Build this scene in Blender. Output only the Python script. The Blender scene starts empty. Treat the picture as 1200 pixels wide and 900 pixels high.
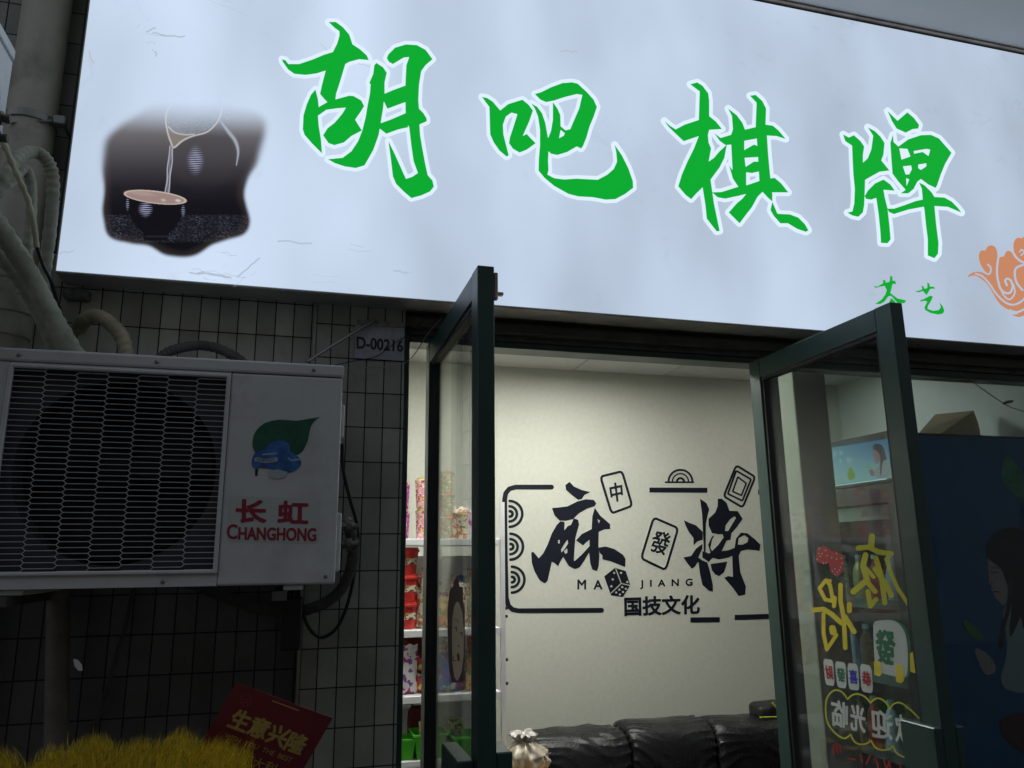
import bpy, bmesh, math, random
import numpy as np
from mathutils import Vector, Matrix, noise as mnoise
random.seed(7)
R = math.radians
COL = bpy.context.scene.collection

# ------------------------------------------------------------------ camera solve
F = 907.0
def _n(v): return v / np.linalg.norm(v)
cX = _n(np.array([3350., -170., -F])); cZ = _n(np.array([-40., 4050., -F]))
cX = _n(cX - cZ * cX.dot(cZ)); cY = np.cross(cZ, cX)
MW = np.array([cX, cY, cZ])                     # world = MW @ cam
CAM = np.array([0., 0., 1.65])

class Plane:
    """a real surface in the scene; px() gives the point of it seen at a photo pixel"""
    def __init__(s, o, n): s.o = np.array(o, float); s.n = _n(np.array(n, float))
    def px(s, P, lift=0.0):
        P = np.atleast_2d(np.array(P, float))
        r = np.stack([P[:, 0] - 600, 450 - P[:, 1], np.full(len(P), -F)], 1) @ MW.T
        o = s.o + s.n * lift
        t = ((o - CAM) @ s.n) / (r @ s.n)
        return CAM + r * t[:, None]
def YP(y): return Plane((0, y, 0), (0, -1, 0))
def XP(x): return Plane((x, 0, 0), (-1, 0, 0))
def crop(ox, oy, sc): return lambda pts: [(ox + x / sc, oy + y / sc) for x, y in pts]

# ------------------------------------------------------------------ tagging
def tag(o, label=None, cat=None, group=None, kind=None):
    if label: o['label'] = label
    if cat: o['category'] = cat
    if group: o['group'] = group
    if kind: o['kind'] = kind
    return o
def thing(name, label, cat, loc=(0, 0, 0), group=None):
    o = bpy.data.objects.new(name, None); COL.objects.link(o); o.location = loc
    o.empty_display_size = .05
    return tag(o, label, cat, group)
def root_off(parent):
    off = Vector((0, 0, 0)); p = parent
    while p is not None: off += p.location; p = p.parent
    return off
def link_mesh(name, verts, faces, mat, parent=None, smooth=False, origin=None):
    off = root_off(parent)
    if parent is None:
        if origin is None:
            V = np.array(verts, float)
            origin = ((V[:, 0].min() + V[:, 0].max()) / 2, (V[:, 1].min() + V[:, 1].max()) / 2, V[:, 2].min())
        off = Vector(origin)
    me = bpy.data.meshes.new(name)
    V = np.array(verts, float) - np.array(off)
    me.from_pydata(V.tolist(), [], faces); me.update()
    if mat: me.materials.append(mat)
    if smooth: me.shade_smooth()
    o = bpy.data.objects.new(name, me); COL.objects.link(o)
    if parent is not None: o.parent = parent
    else: o.location = off
    return o

class MB:
    def __init__(s): s.v = []; s.f = []
    def add(s, v, f):
        b = len(s.v); s.v += [tuple(p) for p in v]; s.f += [tuple(i + b for i in q) for q in f]
        return s
    def box(s, x0, x1, y0, y1, z0, z1, bev=0.0, rot=None, c=None, seg=1):
        if bev <= 0:
            v = [(x, y, z) for z in (z0, z1) for y in (y0, y1) for x in (x0, x1)]
            f = [(0, 2, 3, 1), (4, 5, 7, 6), (0, 1, 5, 4), (2, 6, 7, 3), (0, 4, 6, 2), (1, 3, 7, 5)]
        else:
            bm = bmesh.new(); bmesh.ops.create_cube(bm, size=1)
            for q in bm.verts:
                q.co = Vector(((x0 + x1) / 2 + q.co.x * (x1 - x0), (y0 + y1) / 2 + q.co.y * (y1 - y0), (z0 + z1) / 2 + q.co.z * (z1 - z0)))
            bmesh.ops.bevel(bm, geom=bm.edges[:], offset=bev, segments=seg, affect='EDGES', profile=.5)
            bm.verts.index_update()
            v = [tuple(q.co) for q in bm.verts]; f = [tuple(q.index for q in fc.verts) for fc in bm.faces]; bm.free()
        if rot is not None:
            c = Vector(c if c else ((x0 + x1) / 2, (y0 + y1) / 2, (z0 + z1) / 2))
            v = [tuple(rot @ (Vector(p) - c) + c) for p in v]
        return s.add(v, f)
    def tube(s, path, r, n=10, closed_ends=True):
        path = [Vector(p) for p in path]; m = len(path)
        rr = r if isinstance(r, (list, tuple)) else [r] * m
        t0 = (path[1] - path[0]).normalized()
        up = Vector((0, 0, 1)) if abs(t0.z) < .9 else Vector((1, 0, 0))
        a = t0.cross(up).normalized(); v = []
        for i in range(m):
            t = (path[min(i + 1, m - 1)] - path[max(i - 1, 0)]).normalized()
            a = (a - t * a.dot(t)).normalized(); b = t.cross(a)
            for k in range(n):
                an = 2 * math.pi * k / n
                v.append(path[i] + (a * math.cos(an) + b * math.sin(an)) * rr[i])
        f = [(i * n + k, i * n + (k + 1) % n, (i + 1) * n + (k + 1) % n, (i + 1) * n + k) for i in range(m - 1) for k in range(n)]
        if closed_ends: f += [tuple(reversed(range(n))), tuple((m - 1) * n + k for k in range(n))]
        return s.add(v, f)
    def lathe(s, prof, c, n=20, axis='Z'):
        v = []
        for r_, h in prof:
            for k in range(n):
                a = 2 * math.pi * k / n; x, y = r_ * math.cos(a), r_ * math.sin(a)
                p = (x, y, h) if axis == 'Z' else ((x, h, y) if axis == 'Y' else (h, x, y))
                v.append((c[0] + p[0], c[1] + p[1], c[2] + p[2]))
        m = len(prof)
        f = [(i * n + k, i * n + (k + 1) % n, (i + 1) * n + (k + 1) % n, (i + 1) * n + k) for i in range(m - 1) for k in range(n)]
        f += [tuple(reversed(range(n))), tuple((m - 1) * n + k for k in range(n))]
        return s.add(v, f)
    def build(s, name, mat, parent=None, smooth=False, origin=None):
        return link_mesh(name, s.v, s.f, mat, parent, smooth, origin)

def spline(pts, k=6):
    P = [Vector(p) for p in pts]; out = []
    for i in range(len(P) - 1):
        p0, p1, p2, p3 = P[max(i - 1, 0)], P[i], P[i + 1], P[min(i + 2, len(P) - 1)]
        for j in range(k):
            t = j / k
            out.append(.5 * ((2 * p1) + (p2 - p0) * t + (2 * p0 - 5 * p1 + 4 * p2 - p3) * t * t + (3 * p1 - p0 - 3 * p2 + p3) * t ** 3))
    out.append(P[-1]); return out
def px_path(pts, ys, k=6):
    """points (px, py) on the planes Y=ys"""
    if not isinstance(ys, (list, tuple)): ys = [ys] * len(pts)
    return spline([YP(y).px([p])[0] for p, y in zip(pts, ys)], k)

# ------------------------------------------------------------------ flat artwork (distance-field outlines)
def sdf(shapes, gx, gy):
    d = np.full(gx.shape, 1e9)
    for s in shapes:
        if s[0] == 'seg':
            e = np.full(gx.shape, 1e9); ins = np.zeros(gx.shape, bool)
            for a, b in s[1]:
                ab = b - a; L = max(ab @ ab, 1e-12)
                t = np.clip(((gx - a[0]) * ab[0] + (gy - a[1]) * ab[1]) / L, 0, 1)
                e = np.minimum(e, np.hypot(gx - a[0] - t * ab[0], gy - a[1] - t * ab[1]))
                if a[1] != b[1]: ins ^= ((a[1] > gy) != (b[1] > gy)) & (gx < ab[0] * (gy - a[1]) / ab[1] + a[0])
            d = np.minimum(d, np.where(ins, -e, e))
        elif s[0] == 'line':
            P = np.array(s[1], float)
            for a, b in zip(P[:-1], P[1:]):
                ab = b - a; L = max(ab @ ab, 1e-9)
                t = np.clip(((gx - a[0]) * ab[0] + (gy - a[1]) * ab[1]) / L, 0, 1)
                d = np.minimum(d, np.hypot(gx - a[0] - t * ab[0], gy - a[1] - t * ab[1]) - s[2])
        else:
            P = np.array(s[1], float); e = np.full(gx.shape, 1e9); ins = np.zeros(gx.shape, bool)
            for a, b in zip(P, np.roll(P, -1, 0)):
                ab = b - a; L = max(ab @ ab, 1e-9)
                t = np.clip(((gx - a[0]) * ab[0] + (gy - a[1]) * ab[1]) / L, 0, 1)
                e = np.minimum(e, np.hypot(gx - a[0] - t * ab[0], gy - a[1] - t * ab[1]))
                if a[1] != b[1]:
                    c = ((a[1] > gy) != (b[1] > gy)) & (gx < ab[0] * (gy - a[1]) / (ab[1]) + a[0])
                    ins ^= c
            d = np.minimum(d, np.where(ins, -e, e))
    return d
def art(name, shapes, plane, mat, parent, lift=.002, holes=(), grow=0.0, cell=.5, label=None):
    pts = np.concatenate([np.array(s[2] if s[0] == 'seg' else s[1], float) for s in shapes])
    pad = grow + 2 + max([s[2] for s in shapes if s[0] == 'line'] + [0])
    x0, y0 = pts.min(0) - pad; x1, y1 = pts.max(0) + pad
    nx, ny = int((x1 - x0) / cell) + 2, int((y1 - y0) / cell) + 2
    gx, gy = np.meshgrid(x0 + np.arange(nx) * cell, y0 + np.arange(ny) * cell)
    D = sdf(shapes, gx, gy) - grow
    if holes: D = np.maximum(D, -sdf(holes, gx, gy))
    I = D < 0; V = []; Fc = []
    for j in range(ny - 1):
        i = 0
        full = I[j, :-1] & I[j, 1:] & I[j + 1, :-1] & I[j + 1, 1:]
        anyc = I[j, :-1] | I[j, 1:] | I[j + 1, :-1] | I[j + 1, 1:]
        idx = np.nonzero(anyc)[0]; k = 0
        while k < len(idx):
            i = idx[k]
            if full[i]:
                e = i
                while e + 1 < nx - 1 and full[e + 1]: e += 1
                b = len(V); X0, X1 = x0 + i * cell, x0 + (e + 1) * cell; Y0, Y1 = y0 + j * cell, y0 + (j + 1) * cell
                V += [(X0, Y0), (X1, Y0), (X1, Y1), (X0, Y1)]; Fc.append((b + 3, b + 2, b + 1, b))
                k = int(np.searchsorted(idx, e + 1)); continue
            cs = [(i, j), (i + 1, j), (i + 1, j + 1), (i, j + 1)]; poly = []
            for q in range(4):
                (ax, ay), (bx, by) = cs[q], cs[(q + 1) % 4]; da, db = D[ay, ax], D[by, bx]
                if da < 0: poly.append((x0 + ax * cell, y0 + ay * cell))
                if (da < 0) != (db < 0):
                    t = da / (da - db); poly.append((x0 + (ax + t * (bx - ax)) * cell, y0 + (ay + t * (by - ay)) * cell))
            if len(poly) >= 3:
                b = len(V); V += poly; Fc.append(tuple(reversed(range(b, b + len(poly)))))
            k += 1
    W = plane.px(V, lift)
    o = link_mesh(name, W, Fc, mat, parent)
    if label: o['label'] = label
    return o
def sp2(pts, k=7): return [(p[0], p[1]) for p in spline([(x, y, 0) for x, y in pts], k)]
def P_(c, pts): return ('poly', c(pts))
def rnd(pts, it=2):
    for _ in range(it):
        o = []
        for i in range(len(pts)):
            a, b = pts[i], pts[(i + 1) % len(pts)]
            o += [(a[0] * .75 + b[0] * .25, a[1] * .75 + b[1] * .25), (a[0] * .25 + b[0] * .75, a[1] * .25 + b[1] * .75)]
        pts = o
    return pts
def rr(q, t=.1):
    out = []
    for i in range(len(q)):
        a, b, c = q[i - 1], q[i], q[(i + 1) % len(q)]
        out += [(b[0] + (a[0] - b[0]) * t, b[1] + (a[1] - b[1]) * t), (b[0] + (a[0] - b[0]) * t * .3 + (c[0] - b[0]) * t * .3, b[1] + (a[1] - b[1]) * t * .3 + (c[1] - b[1]) * t * .3), (b[0] + (c[0] - b[0]) * t, b[1] + (c[1] - b[1]) * t)]
    return out
def PR(c, pts): return ('poly', rnd(c(pts)))
def L_(c, pts, r, sc): return ('line', c(pts), r / sc)

def text(name, body, quad, plane, mat, parent, lift=.002, bold=0.0, mirror=False, cell=None):
    """quad: photo pixels TL, TR, BR, BL of the lettering; bold: stroke growth as a share of the letter height"""
    cu = bpy.data.curves.new(name, 'FONT'); cu.body = body; cu.resolution_u = 4
    t = bpy.data.objects.new('tmp', cu); COL.objects.link(t)
    bpy.context.view_layer.update()
    me = bpy.data.meshes.new_from_object(t.evaluated_get(bpy.context.evaluated_depsgraph_get()))
    V = np.array([v.co[:] for v in me.vertices]); cnt = {}
    for p in me.polygons:
        for e in p.edge_keys: cnt[e] = cnt.get(e, 0) + 1
    # merge coincident vertices so that only true outline edges remain
    key = {}; idm = []
    for v in V: idm.append(key.setdefault((round(v[0], 5), round(v[1], 5)), len(key)))
    c2 = {}
    for p in me.polygons:
        for e in p.edge_keys:
            k = tuple(sorted((idm[e[0]], idm[e[1]])))
            c2.setdefault(k, [0, e]); c2[k][0] += 1
    E = [q[1] for k, q in c2.items() if q[0] == 1 and k[0] != k[1]]
    bpy.data.objects.remove(t); bpy.data.meshes.remove(me)
    mn, mx = V.min(0), V.max(0); u = (V[:, 0] - mn[0]) / (mx[0] - mn[0]); w = (mx[1] - V[:, 1]) / max(mx[1] - mn[1], 1e-6)
    if mirror: u = 1 - u
    q = [np.array(a, float) for a in quad]
    Pp = (q[0][None] * ((1 - u) * (1 - w))[:, None] + q[1][None] * (u * (1 - w))[:, None] + q[2][None] * (u * w)[:, None] + q[3][None] * ((1 - u) * w)[:, None])
    h = np.linalg.norm(q[3] - q[0])
    return art(name, [('seg', [(Pp[a], Pp[b]) for a, b in E], Pp)], plane, mat, parent, lift, grow=bold * h * .5, cell=cell or max(.12, h / 75))

# ------------------------------------------------------------------ materials
def nodes(name):
    m = bpy.data.materials.new(name); m.use_nodes = True; nt = m.node_tree
    return m, nt, nt.nodes.get('Principled BSDF'), nt.nodes.get('Material Output')
def N(nt, t, **kw):
    n = nt.nodes.new(t)
    for k, v in kw.items():
        if hasattr(n, k): setattr(n, k, v)
        else: n.inputs[k].default_value = v
    return n
def c4(c): return (c[0], c[1], c[2], 1)
def mat(name, col, rough=.5, metal=0.0, var=.0, scale=8.0, dirt=None, dirt_amt=.0, dirt_scale=3.0, bump=0.0, bscale=60.0, spec=.5, emit=None, estr=0, coat=0, alpha=1, sheen=0, rvar=0.0, stretch=(1, 1, 1)):
    m, nt, b, out = nodes(name)
    b.inputs['Base Color'].default_value = c4(col); b.inputs['Roughness'].default_value = rough
    b.inputs['Metallic'].default_value = metal; b.inputs['Specular IOR Level'].default_value = spec
    b.inputs['Coat Weight'].default_value = coat; b.inputs['Alpha'].default_value = alpha
    tc = N(nt, 'ShaderNodeTexCoord'); mp = N(nt, 'ShaderNodeMapping'); mp.inputs['Scale'].default_value = stretch
    nt.links.new(tc.outputs['Object'], mp.inputs[0]); last = None
    if var > 0:
        n1 = N(nt, 'ShaderNodeTexNoise', Scale=scale, Detail=5.0, Roughness=.6); nt.links.new(mp.outputs[0], n1.inputs['Vector'])
        r = N(nt, 'ShaderNodeMapRange'); r.inputs['From Min'].default_value = .3; r.inputs['From Max'].default_value = .7
        r.inputs['To Min'].default_value = 1 - var; r.inputs['To Max'].default_value = 1 + var
        nt.links.new(n1.outputs['Fac'], r.inputs['Value'])
        v = N(nt, 'ShaderNodeVectorMath', operation='SCALE'); v.inputs[0].default_value = col
        nt.links.new(r.outputs[0], v.inputs['Scale']); last = v.outputs[0]
    if dirt:
        n2 = N(nt, 'ShaderNodeTexNoise', Scale=dirt_scale, Detail=8.0, Roughness=.7); nt.links.new(mp.outputs[0], n2.inputs['Vector'])
        r2 = N(nt, 'ShaderNodeMapRange'); r2.inputs['From Min'].default_value = .5; r2.inputs['From Max'].default_value = .72
        r2.inputs['To Max'].default_value = dirt_amt; nt.links.new(n2.outputs['Fac'], r2.inputs['Value'])
        mx = N(nt, 'ShaderNodeMix', data_type='RGBA'); nt.links.new(r2.outputs[0], mx.inputs[0])
        if last: nt.links.new(last, mx.inputs[6])
        else: mx.inputs[6].default_value = c4(col)
        mx.inputs[7].default_value = c4(dirt); last = mx.outputs[2]
    if last: nt.links.new(last, b.inputs['Base Color'])
    if rvar > 0:
        n4 = N(nt, 'ShaderNodeTexNoise', Scale=scale * 1.7, Detail=6.0); nt.links.new(mp.outputs[0], n4.inputs['Vector'])
        r4 = N(nt, 'ShaderNodeMapRange'); r4.inputs['To Min'].default_value = max(rough - rvar, .02); r4.inputs['To Max'].default_value = rough + rvar
        nt.links.new(n4.outputs['Fac'], r4.inputs['Value']); nt.links.new(r4.outputs[0], b.inputs['Roughness'])
    if bump > 0:
        n3 = N(nt, 'ShaderNodeTexNoise', Scale=bscale, Detail=6.0); nt.links.new(mp.outputs[0], n3.inputs['Vector'])
        bp = N(nt, 'ShaderNodeBump', Strength=bump, Distance=.01); nt.links.new(n3.outputs['Fac'], bp.inputs['Height'])
        nt.links.new(bp.outputs[0], b.inputs['Normal'])
    if emit: b.inputs['Emission Color'].default_value = c4(emit); b.inputs['Emission Strength'].default_value = estr
    return m
def glow(name, col, strength, var=0.0, scale=1.5):
    """a backlit print: gives off light"""
    m, nt, b, out = nodes(name)
    b.inputs['Base Color'].default_value = (.02, .02, .02, 1); b.inputs['Roughness'].default_value = .35; b.inputs['Specular IOR Level'].default_value = .2
    b.inputs['Emission Color'].default_value = c4(col); b.inputs['Emission Strength'].default_value = strength
    if var > 0:
        g = N(nt, 'ShaderNodeNewGeometry'); mp = N(nt, 'ShaderNodeMapping'); mp.inputs['Scale'].default_value = (1.6, 1, .8)
        nt.links.new(g.outputs['Position'], mp.inputs[0])
        n1 = N(nt, 'ShaderNodeTexNoise', Scale=scale, Detail=2.0, Roughness=.5); nt.links.new(mp.outputs[0], n1.inputs['Vector'])
        r = N(nt, 'ShaderNodeMapRange'); r.inputs['From Min'].default_value = .3; r.inputs['From Max'].default_value = .7
        r.inputs['To Min'].default_value = strength * (1 - var); r.inputs['To Max'].default_value = strength * (1 + var)
        nt.links.new(n1.outputs['Fac'], r.inputs['Value'])
        # lamps inside the box are weaker towards its far right end
        sx = N(nt, 'ShaderNodeSeparateXYZ'); nt.links.new(g.outputs['Position'], sx.inputs[0])
        r2 = N(nt, 'ShaderNodeMapRange'); r2.inputs['From Min'].default_value = -.7; r2.inputs['From Max'].default_value = 3.2
        r2.inputs['To Min'].default_value = 1.12; r2.inputs['To Max'].default_value = .86; nt.links.new(sx.outputs[0], r2.inputs['Value'])
        mu = N(nt, 'ShaderNodeMath', operation='MULTIPLY'); nt.links.new(r.outputs[0], mu.inputs[0]); nt.links.new(r2.outputs[0], mu.inputs[1])
        # rows of tubes: broad soft vertical bands
        wv = N(nt, 'ShaderNodeMath', operation='SINE'); ml = N(nt, 'ShaderNodeMath', operation='MULTIPLY'); ml.inputs[1].default_value = 11.0
        nt.links.new(sx.outputs[0], ml.inputs[0]); nt.links.new(ml.outputs[0], wv.inputs[0])
        r3 = N(nt, 'ShaderNodeMapRange'); r3.inputs['From Min'].default_value = -1; r3.inputs['To Min'].default_value = .95; r3.inputs['To Max'].default_value = 1.05
        nt.links.new(wv.outputs[0], r3.inputs['Value'])
        m1 = N(nt, 'ShaderNodeMath', operation='MULTIPLY'); nt.links.new(mu.outputs[0], m1.inputs[0]); nt.links.new(r3.outputs[0], m1.inputs[1])
        # grime on the film: wispy smears, denser in a few patches
        ga = N(nt, 'ShaderNodeTexNoise', Scale=9.0, Detail=9.0, Roughness=.72, Distortion=1.6); nt.links.new(g.outputs['Position'], ga.inputs['Vector'])
        gb = N(nt, 'ShaderNodeTexNoise', Scale=2.2, Detail=2.0); nt.links.new(g.outputs['Position'], gb.inputs['Vector'])
        ra = N(nt, 'ShaderNodeMapRange'); ra.inputs['From Min'].default_value = .56; ra.inputs['From Max'].default_value = .68; nt.links.new(ga.outputs['Fac'], ra.inputs['Value'])
        rb = N(nt, 'ShaderNodeMapRange'); rb.inputs['From Min'].default_value = .48; rb.inputs['From Max'].default_value = .66; nt.links.new(gb.outputs['Fac'], rb.inputs['Value'])
        gm = N(nt, 'ShaderNodeMath', operation='MULTIPLY'); nt.links.new(ra.outputs[0], gm.inputs[0]); nt.links.new(rb.outputs[0], gm.inputs[1])
        gi = N(nt, 'ShaderNodeMath', operation='MULTIPLY_ADD'); gi.inputs[1].default_value = -.13; gi.inputs[2].default_value = 1.0; nt.links.new(gm.outputs[0], gi.inputs[0])
        m2 = N(nt, 'ShaderNodeMath', operation='MULTIPLY'); nt.links.new(m1.outputs[0], m2.inputs[0]); nt.links.new(gi.outputs[0], m2.inputs[1])
        nt.links.new(m2.outputs[0], b.inputs['Emission Strength'])
    return m
def tile_mat(name, col, grout, x0, z0, w=.06, h=.117, g=.0022, rough=.35):
    m, nt, b, out = nodes(name)
    geo = N(nt, 'ShaderNodeNewGeometry'); sx = N(nt, 'ShaderNodeSeparateXYZ'); nt.links.new(geo.outputs['Position'], sx.inputs[0])
    ad = N(nt, 'ShaderNodeMath', operation='ADD'); nt.links.new(sx.outputs[0], ad.inputs[0]); nt.links.new(sx.outputs[1], ad.inputs[1])
    cb = N(nt, 'ShaderNodeCombineXYZ')
    sa = N(nt, 'ShaderNodeMath', operation='SUBTRACT'); sa.inputs[1].default_value = x0; nt.links.new(ad.outputs[0], sa.inputs[0])
    sb = N(nt, 'ShaderNodeMath', operation='SUBTRACT'); sb.inputs[1].default_value = z0; nt.links.new(sx.outputs[2], sb.inputs[0])
    nt.links.new(sa.outputs[0], cb.inputs[0]); nt.links.new(sb.outputs[0], cb.inputs[1])
    br = N(nt, 'ShaderNodeTexBrick', offset=0.0, squash=1.0, Scale=1.0)
    br.inputs['Color1'].default_value = c4([c * .78 for c in col]); br.inputs['Color2'].default_value = c4([c * 1.15 for c in col])
    br.inputs['Mortar'].default_value = c4(grout); br.inputs['Mortar Size'].default_value = g; br.inputs['Mortar Smooth'].default_value = .3
    br.inputs['Brick Width'].default_value = w; br.inputs['Row Height'].default_value = h; br.inputs['Bias'].default_value = 0
    # slightly wavering joints
    wn = N(nt, 'ShaderNodeTexNoise', Scale=6.0); nt.links.new(cb.outputs[0], wn.inputs['Vector'])
    wm = N(nt, 'ShaderNodeVectorMath', operation='MULTIPLY_ADD'); wm.inputs[1].default_value = (.002, .002, 0)
    nt.links.new(wn.outputs['Color'], wm.inputs[0]); nt.links.new(cb.outputs[0], wm.inputs[2])
    nt.links.new(wm.outputs[0], br.inputs['Vector'])
    n2 = N(nt, 'ShaderNodeTexNoise', Scale=5.0, Detail=8.0, Roughness=.7); nt.links.new(geo.outputs['Position'], n2.inputs['Vector'])
    r2 = N(nt, 'ShaderNodeMapRange'); r2.inputs['From Min'].default_value = .3; r2.inputs['From Max'].default_value = .75
    r2.inputs['To Min'].default_value = 1.15; r2.inputs['To Max'].default_value = .68; nt.links.new(n2.outputs['Fac'], r2.inputs['Value'])
    v = N(nt, 'ShaderNodeVectorMath', operation='SCALE'); nt.links.new(br.outputs['Color'], v.inputs[0]); nt.links.new(r2.outputs[0], v.inputs['Scale'])
    nt.links.new(v.outputs[0], b.inputs['Base Color'])
    r3 = N(nt, 'ShaderNodeMapRange'); r3.inputs['To Min'].default_value = rough; r3.inputs['To Max'].default_value = .95
    nt.links.new(br.outputs['Fac'], r3.inputs['Value']); nt.links.new(r3.outputs[0], b.inputs['Roughness'])
    iv = N(nt, 'ShaderNodeMath', operation='SUBTRACT'); iv.inputs[0].default_value = 1; nt.links.new(br.outputs['Fac'], iv.inputs[1])
    bp = N(nt, 'ShaderNodeBump', Strength=.8, Distance=.003); nt.links.new(iv.outputs[0], bp.inputs['Height']); nt.links.new(bp.outputs[0], b.inputs['Normal'])
    return m
def glass_mat(name, tint, refl=1.0, dust=.03):
    m, nt, b, out = nodes(name); nt.nodes.remove(b)
    tr = N(nt, 'ShaderNodeBsdfTransparent'); tr.inputs[0].default_value = c4(tint)
    gl = N(nt, 'ShaderNodeBsdfGlossy'); gl.inputs['Roughness'].default_value = .015; gl.inputs[0].default_value = (refl, refl, refl, 1)
    fr = N(nt, 'ShaderNodeFresnel', IOR=1.5)
    gg = N(nt, 'ShaderNodeNewGeometry'); io = N(nt, 'ShaderNodeMath', operation='MULTIPLY_ADD'); io.inputs[1].default_value = 1 / 1.5 - 1.5; io.inputs[2].default_value = 1.5
    nt.links.new(gg.outputs['Backfacing'], io.inputs[0]); nt.links.new(io.outputs[0], fr.inputs['IOR']); mx = N(nt, 'ShaderNodeMixShader')
    nt.links.new(fr.outputs[0], mx.inputs[0]); nt.links.new(tr.outputs[0], mx.inputs[1]); nt.links.new(gl.outputs[0], mx.inputs[2])
    df = N(nt, 'ShaderNodeBsdfDiffuse'); df.inputs[0].default_value = (.6, .62, .62, 1)
    geo = N(nt, 'ShaderNodeNewGeometry'); ns = N(nt, 'ShaderNodeTexNoise', Scale=3.0, Detail=7.0, Roughness=.7); nt.links.new(geo.outputs['Position'], ns.inputs['Vector'])
    rg = N(nt, 'ShaderNodeMapRange'); rg.inputs['From Min'].default_value = .35; rg.inputs['From Max'].default_value = .75
    rg.inputs['To Min'].default_value = dust * .4; rg.inputs['To Max'].default_value = dust * 2; nt.links.new(ns.outputs['Fac'], rg.inputs['Value'])
    m2 = N(nt, 'ShaderNodeMixShader'); nt.links.new(rg.outputs[0], m2.inputs[0]); nt.links.new(mx.outputs[0], m2.inputs[1]); nt.links.new(df.outputs[0], m2.inputs[2])
    nt.links.new(m2.outputs[0], out.inputs[0]); return m
def attr_mat(name, emission=0.0, rough=.4):
    """print whose colour is stored per vertex; alpha lets its soft edge fade out"""
    m, nt, b, out = nodes(name)
    a = N(nt, 'ShaderNodeVertexColor', layer_name='ink')
    if emission > 0:
        b.inputs['Base Color'].default_value = (.02, .02, .02, 1); nt.links.new(a.outputs[0], b.inputs['Emission Color']); b.inputs['Emission Strength'].default_value = emission
    else: nt.links.new(a.outputs[0], b.inputs['Base Color'])
    nt.links.new(a.outputs[1], b.inputs['Alpha']); b.inputs['Roughness'].default_value = rough; b.inputs['Specular IOR Level'].default_value = .15
    return m

def label_mat(name, base, cols, scale=110, rough=.35):
    m, nt, b, out = nodes(name); b.inputs['Roughness'].default_value = rough
    tc = N(nt, 'ShaderNodeTexCoord'); wn = N(nt, 'ShaderNodeTexNoise', Scale=40.0, Detail=2.0); nt.links.new(tc.outputs['Object'], wn.inputs['Vector'])
    mixv = N(nt, 'ShaderNodeVectorMath', operation='MULTIPLY_ADD'); mixv.inputs[1].default_value = (.03, .03, .03); nt.links.new(wn.outputs['Color'], mixv.inputs[0]); nt.links.new(tc.outputs['Object'], mixv.inputs[2])
    vo = N(nt, 'ShaderNodeTexVoronoi', Scale=float(scale)); nt.links.new(mixv.outputs[0], vo.inputs['Vector'])
    sp = N(nt, 'ShaderNodeSeparateColor'); nt.links.new(vo.outputs['Color'], sp.inputs[0])
    cr = N(nt, 'ShaderNodeValToRGB'); cr.color_ramp.interpolation = 'CONSTANT'; el = cr.color_ramp.elements
    el[0].position = 0; el[0].color = c4(base); el[1].position = .42; el[1].color = c4(cols[0])
    for i, c in enumerate(cols[1:]): e = el.new(.42 + .58 * (i + 1) / len(cols)); e.color = c4(c)
    nt.links.new(sp.outputs[0], cr.inputs[0]); nt.links.new(cr.outputs[0], b.inputs['Base Color']); return m
E_SIGN = .95
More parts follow.
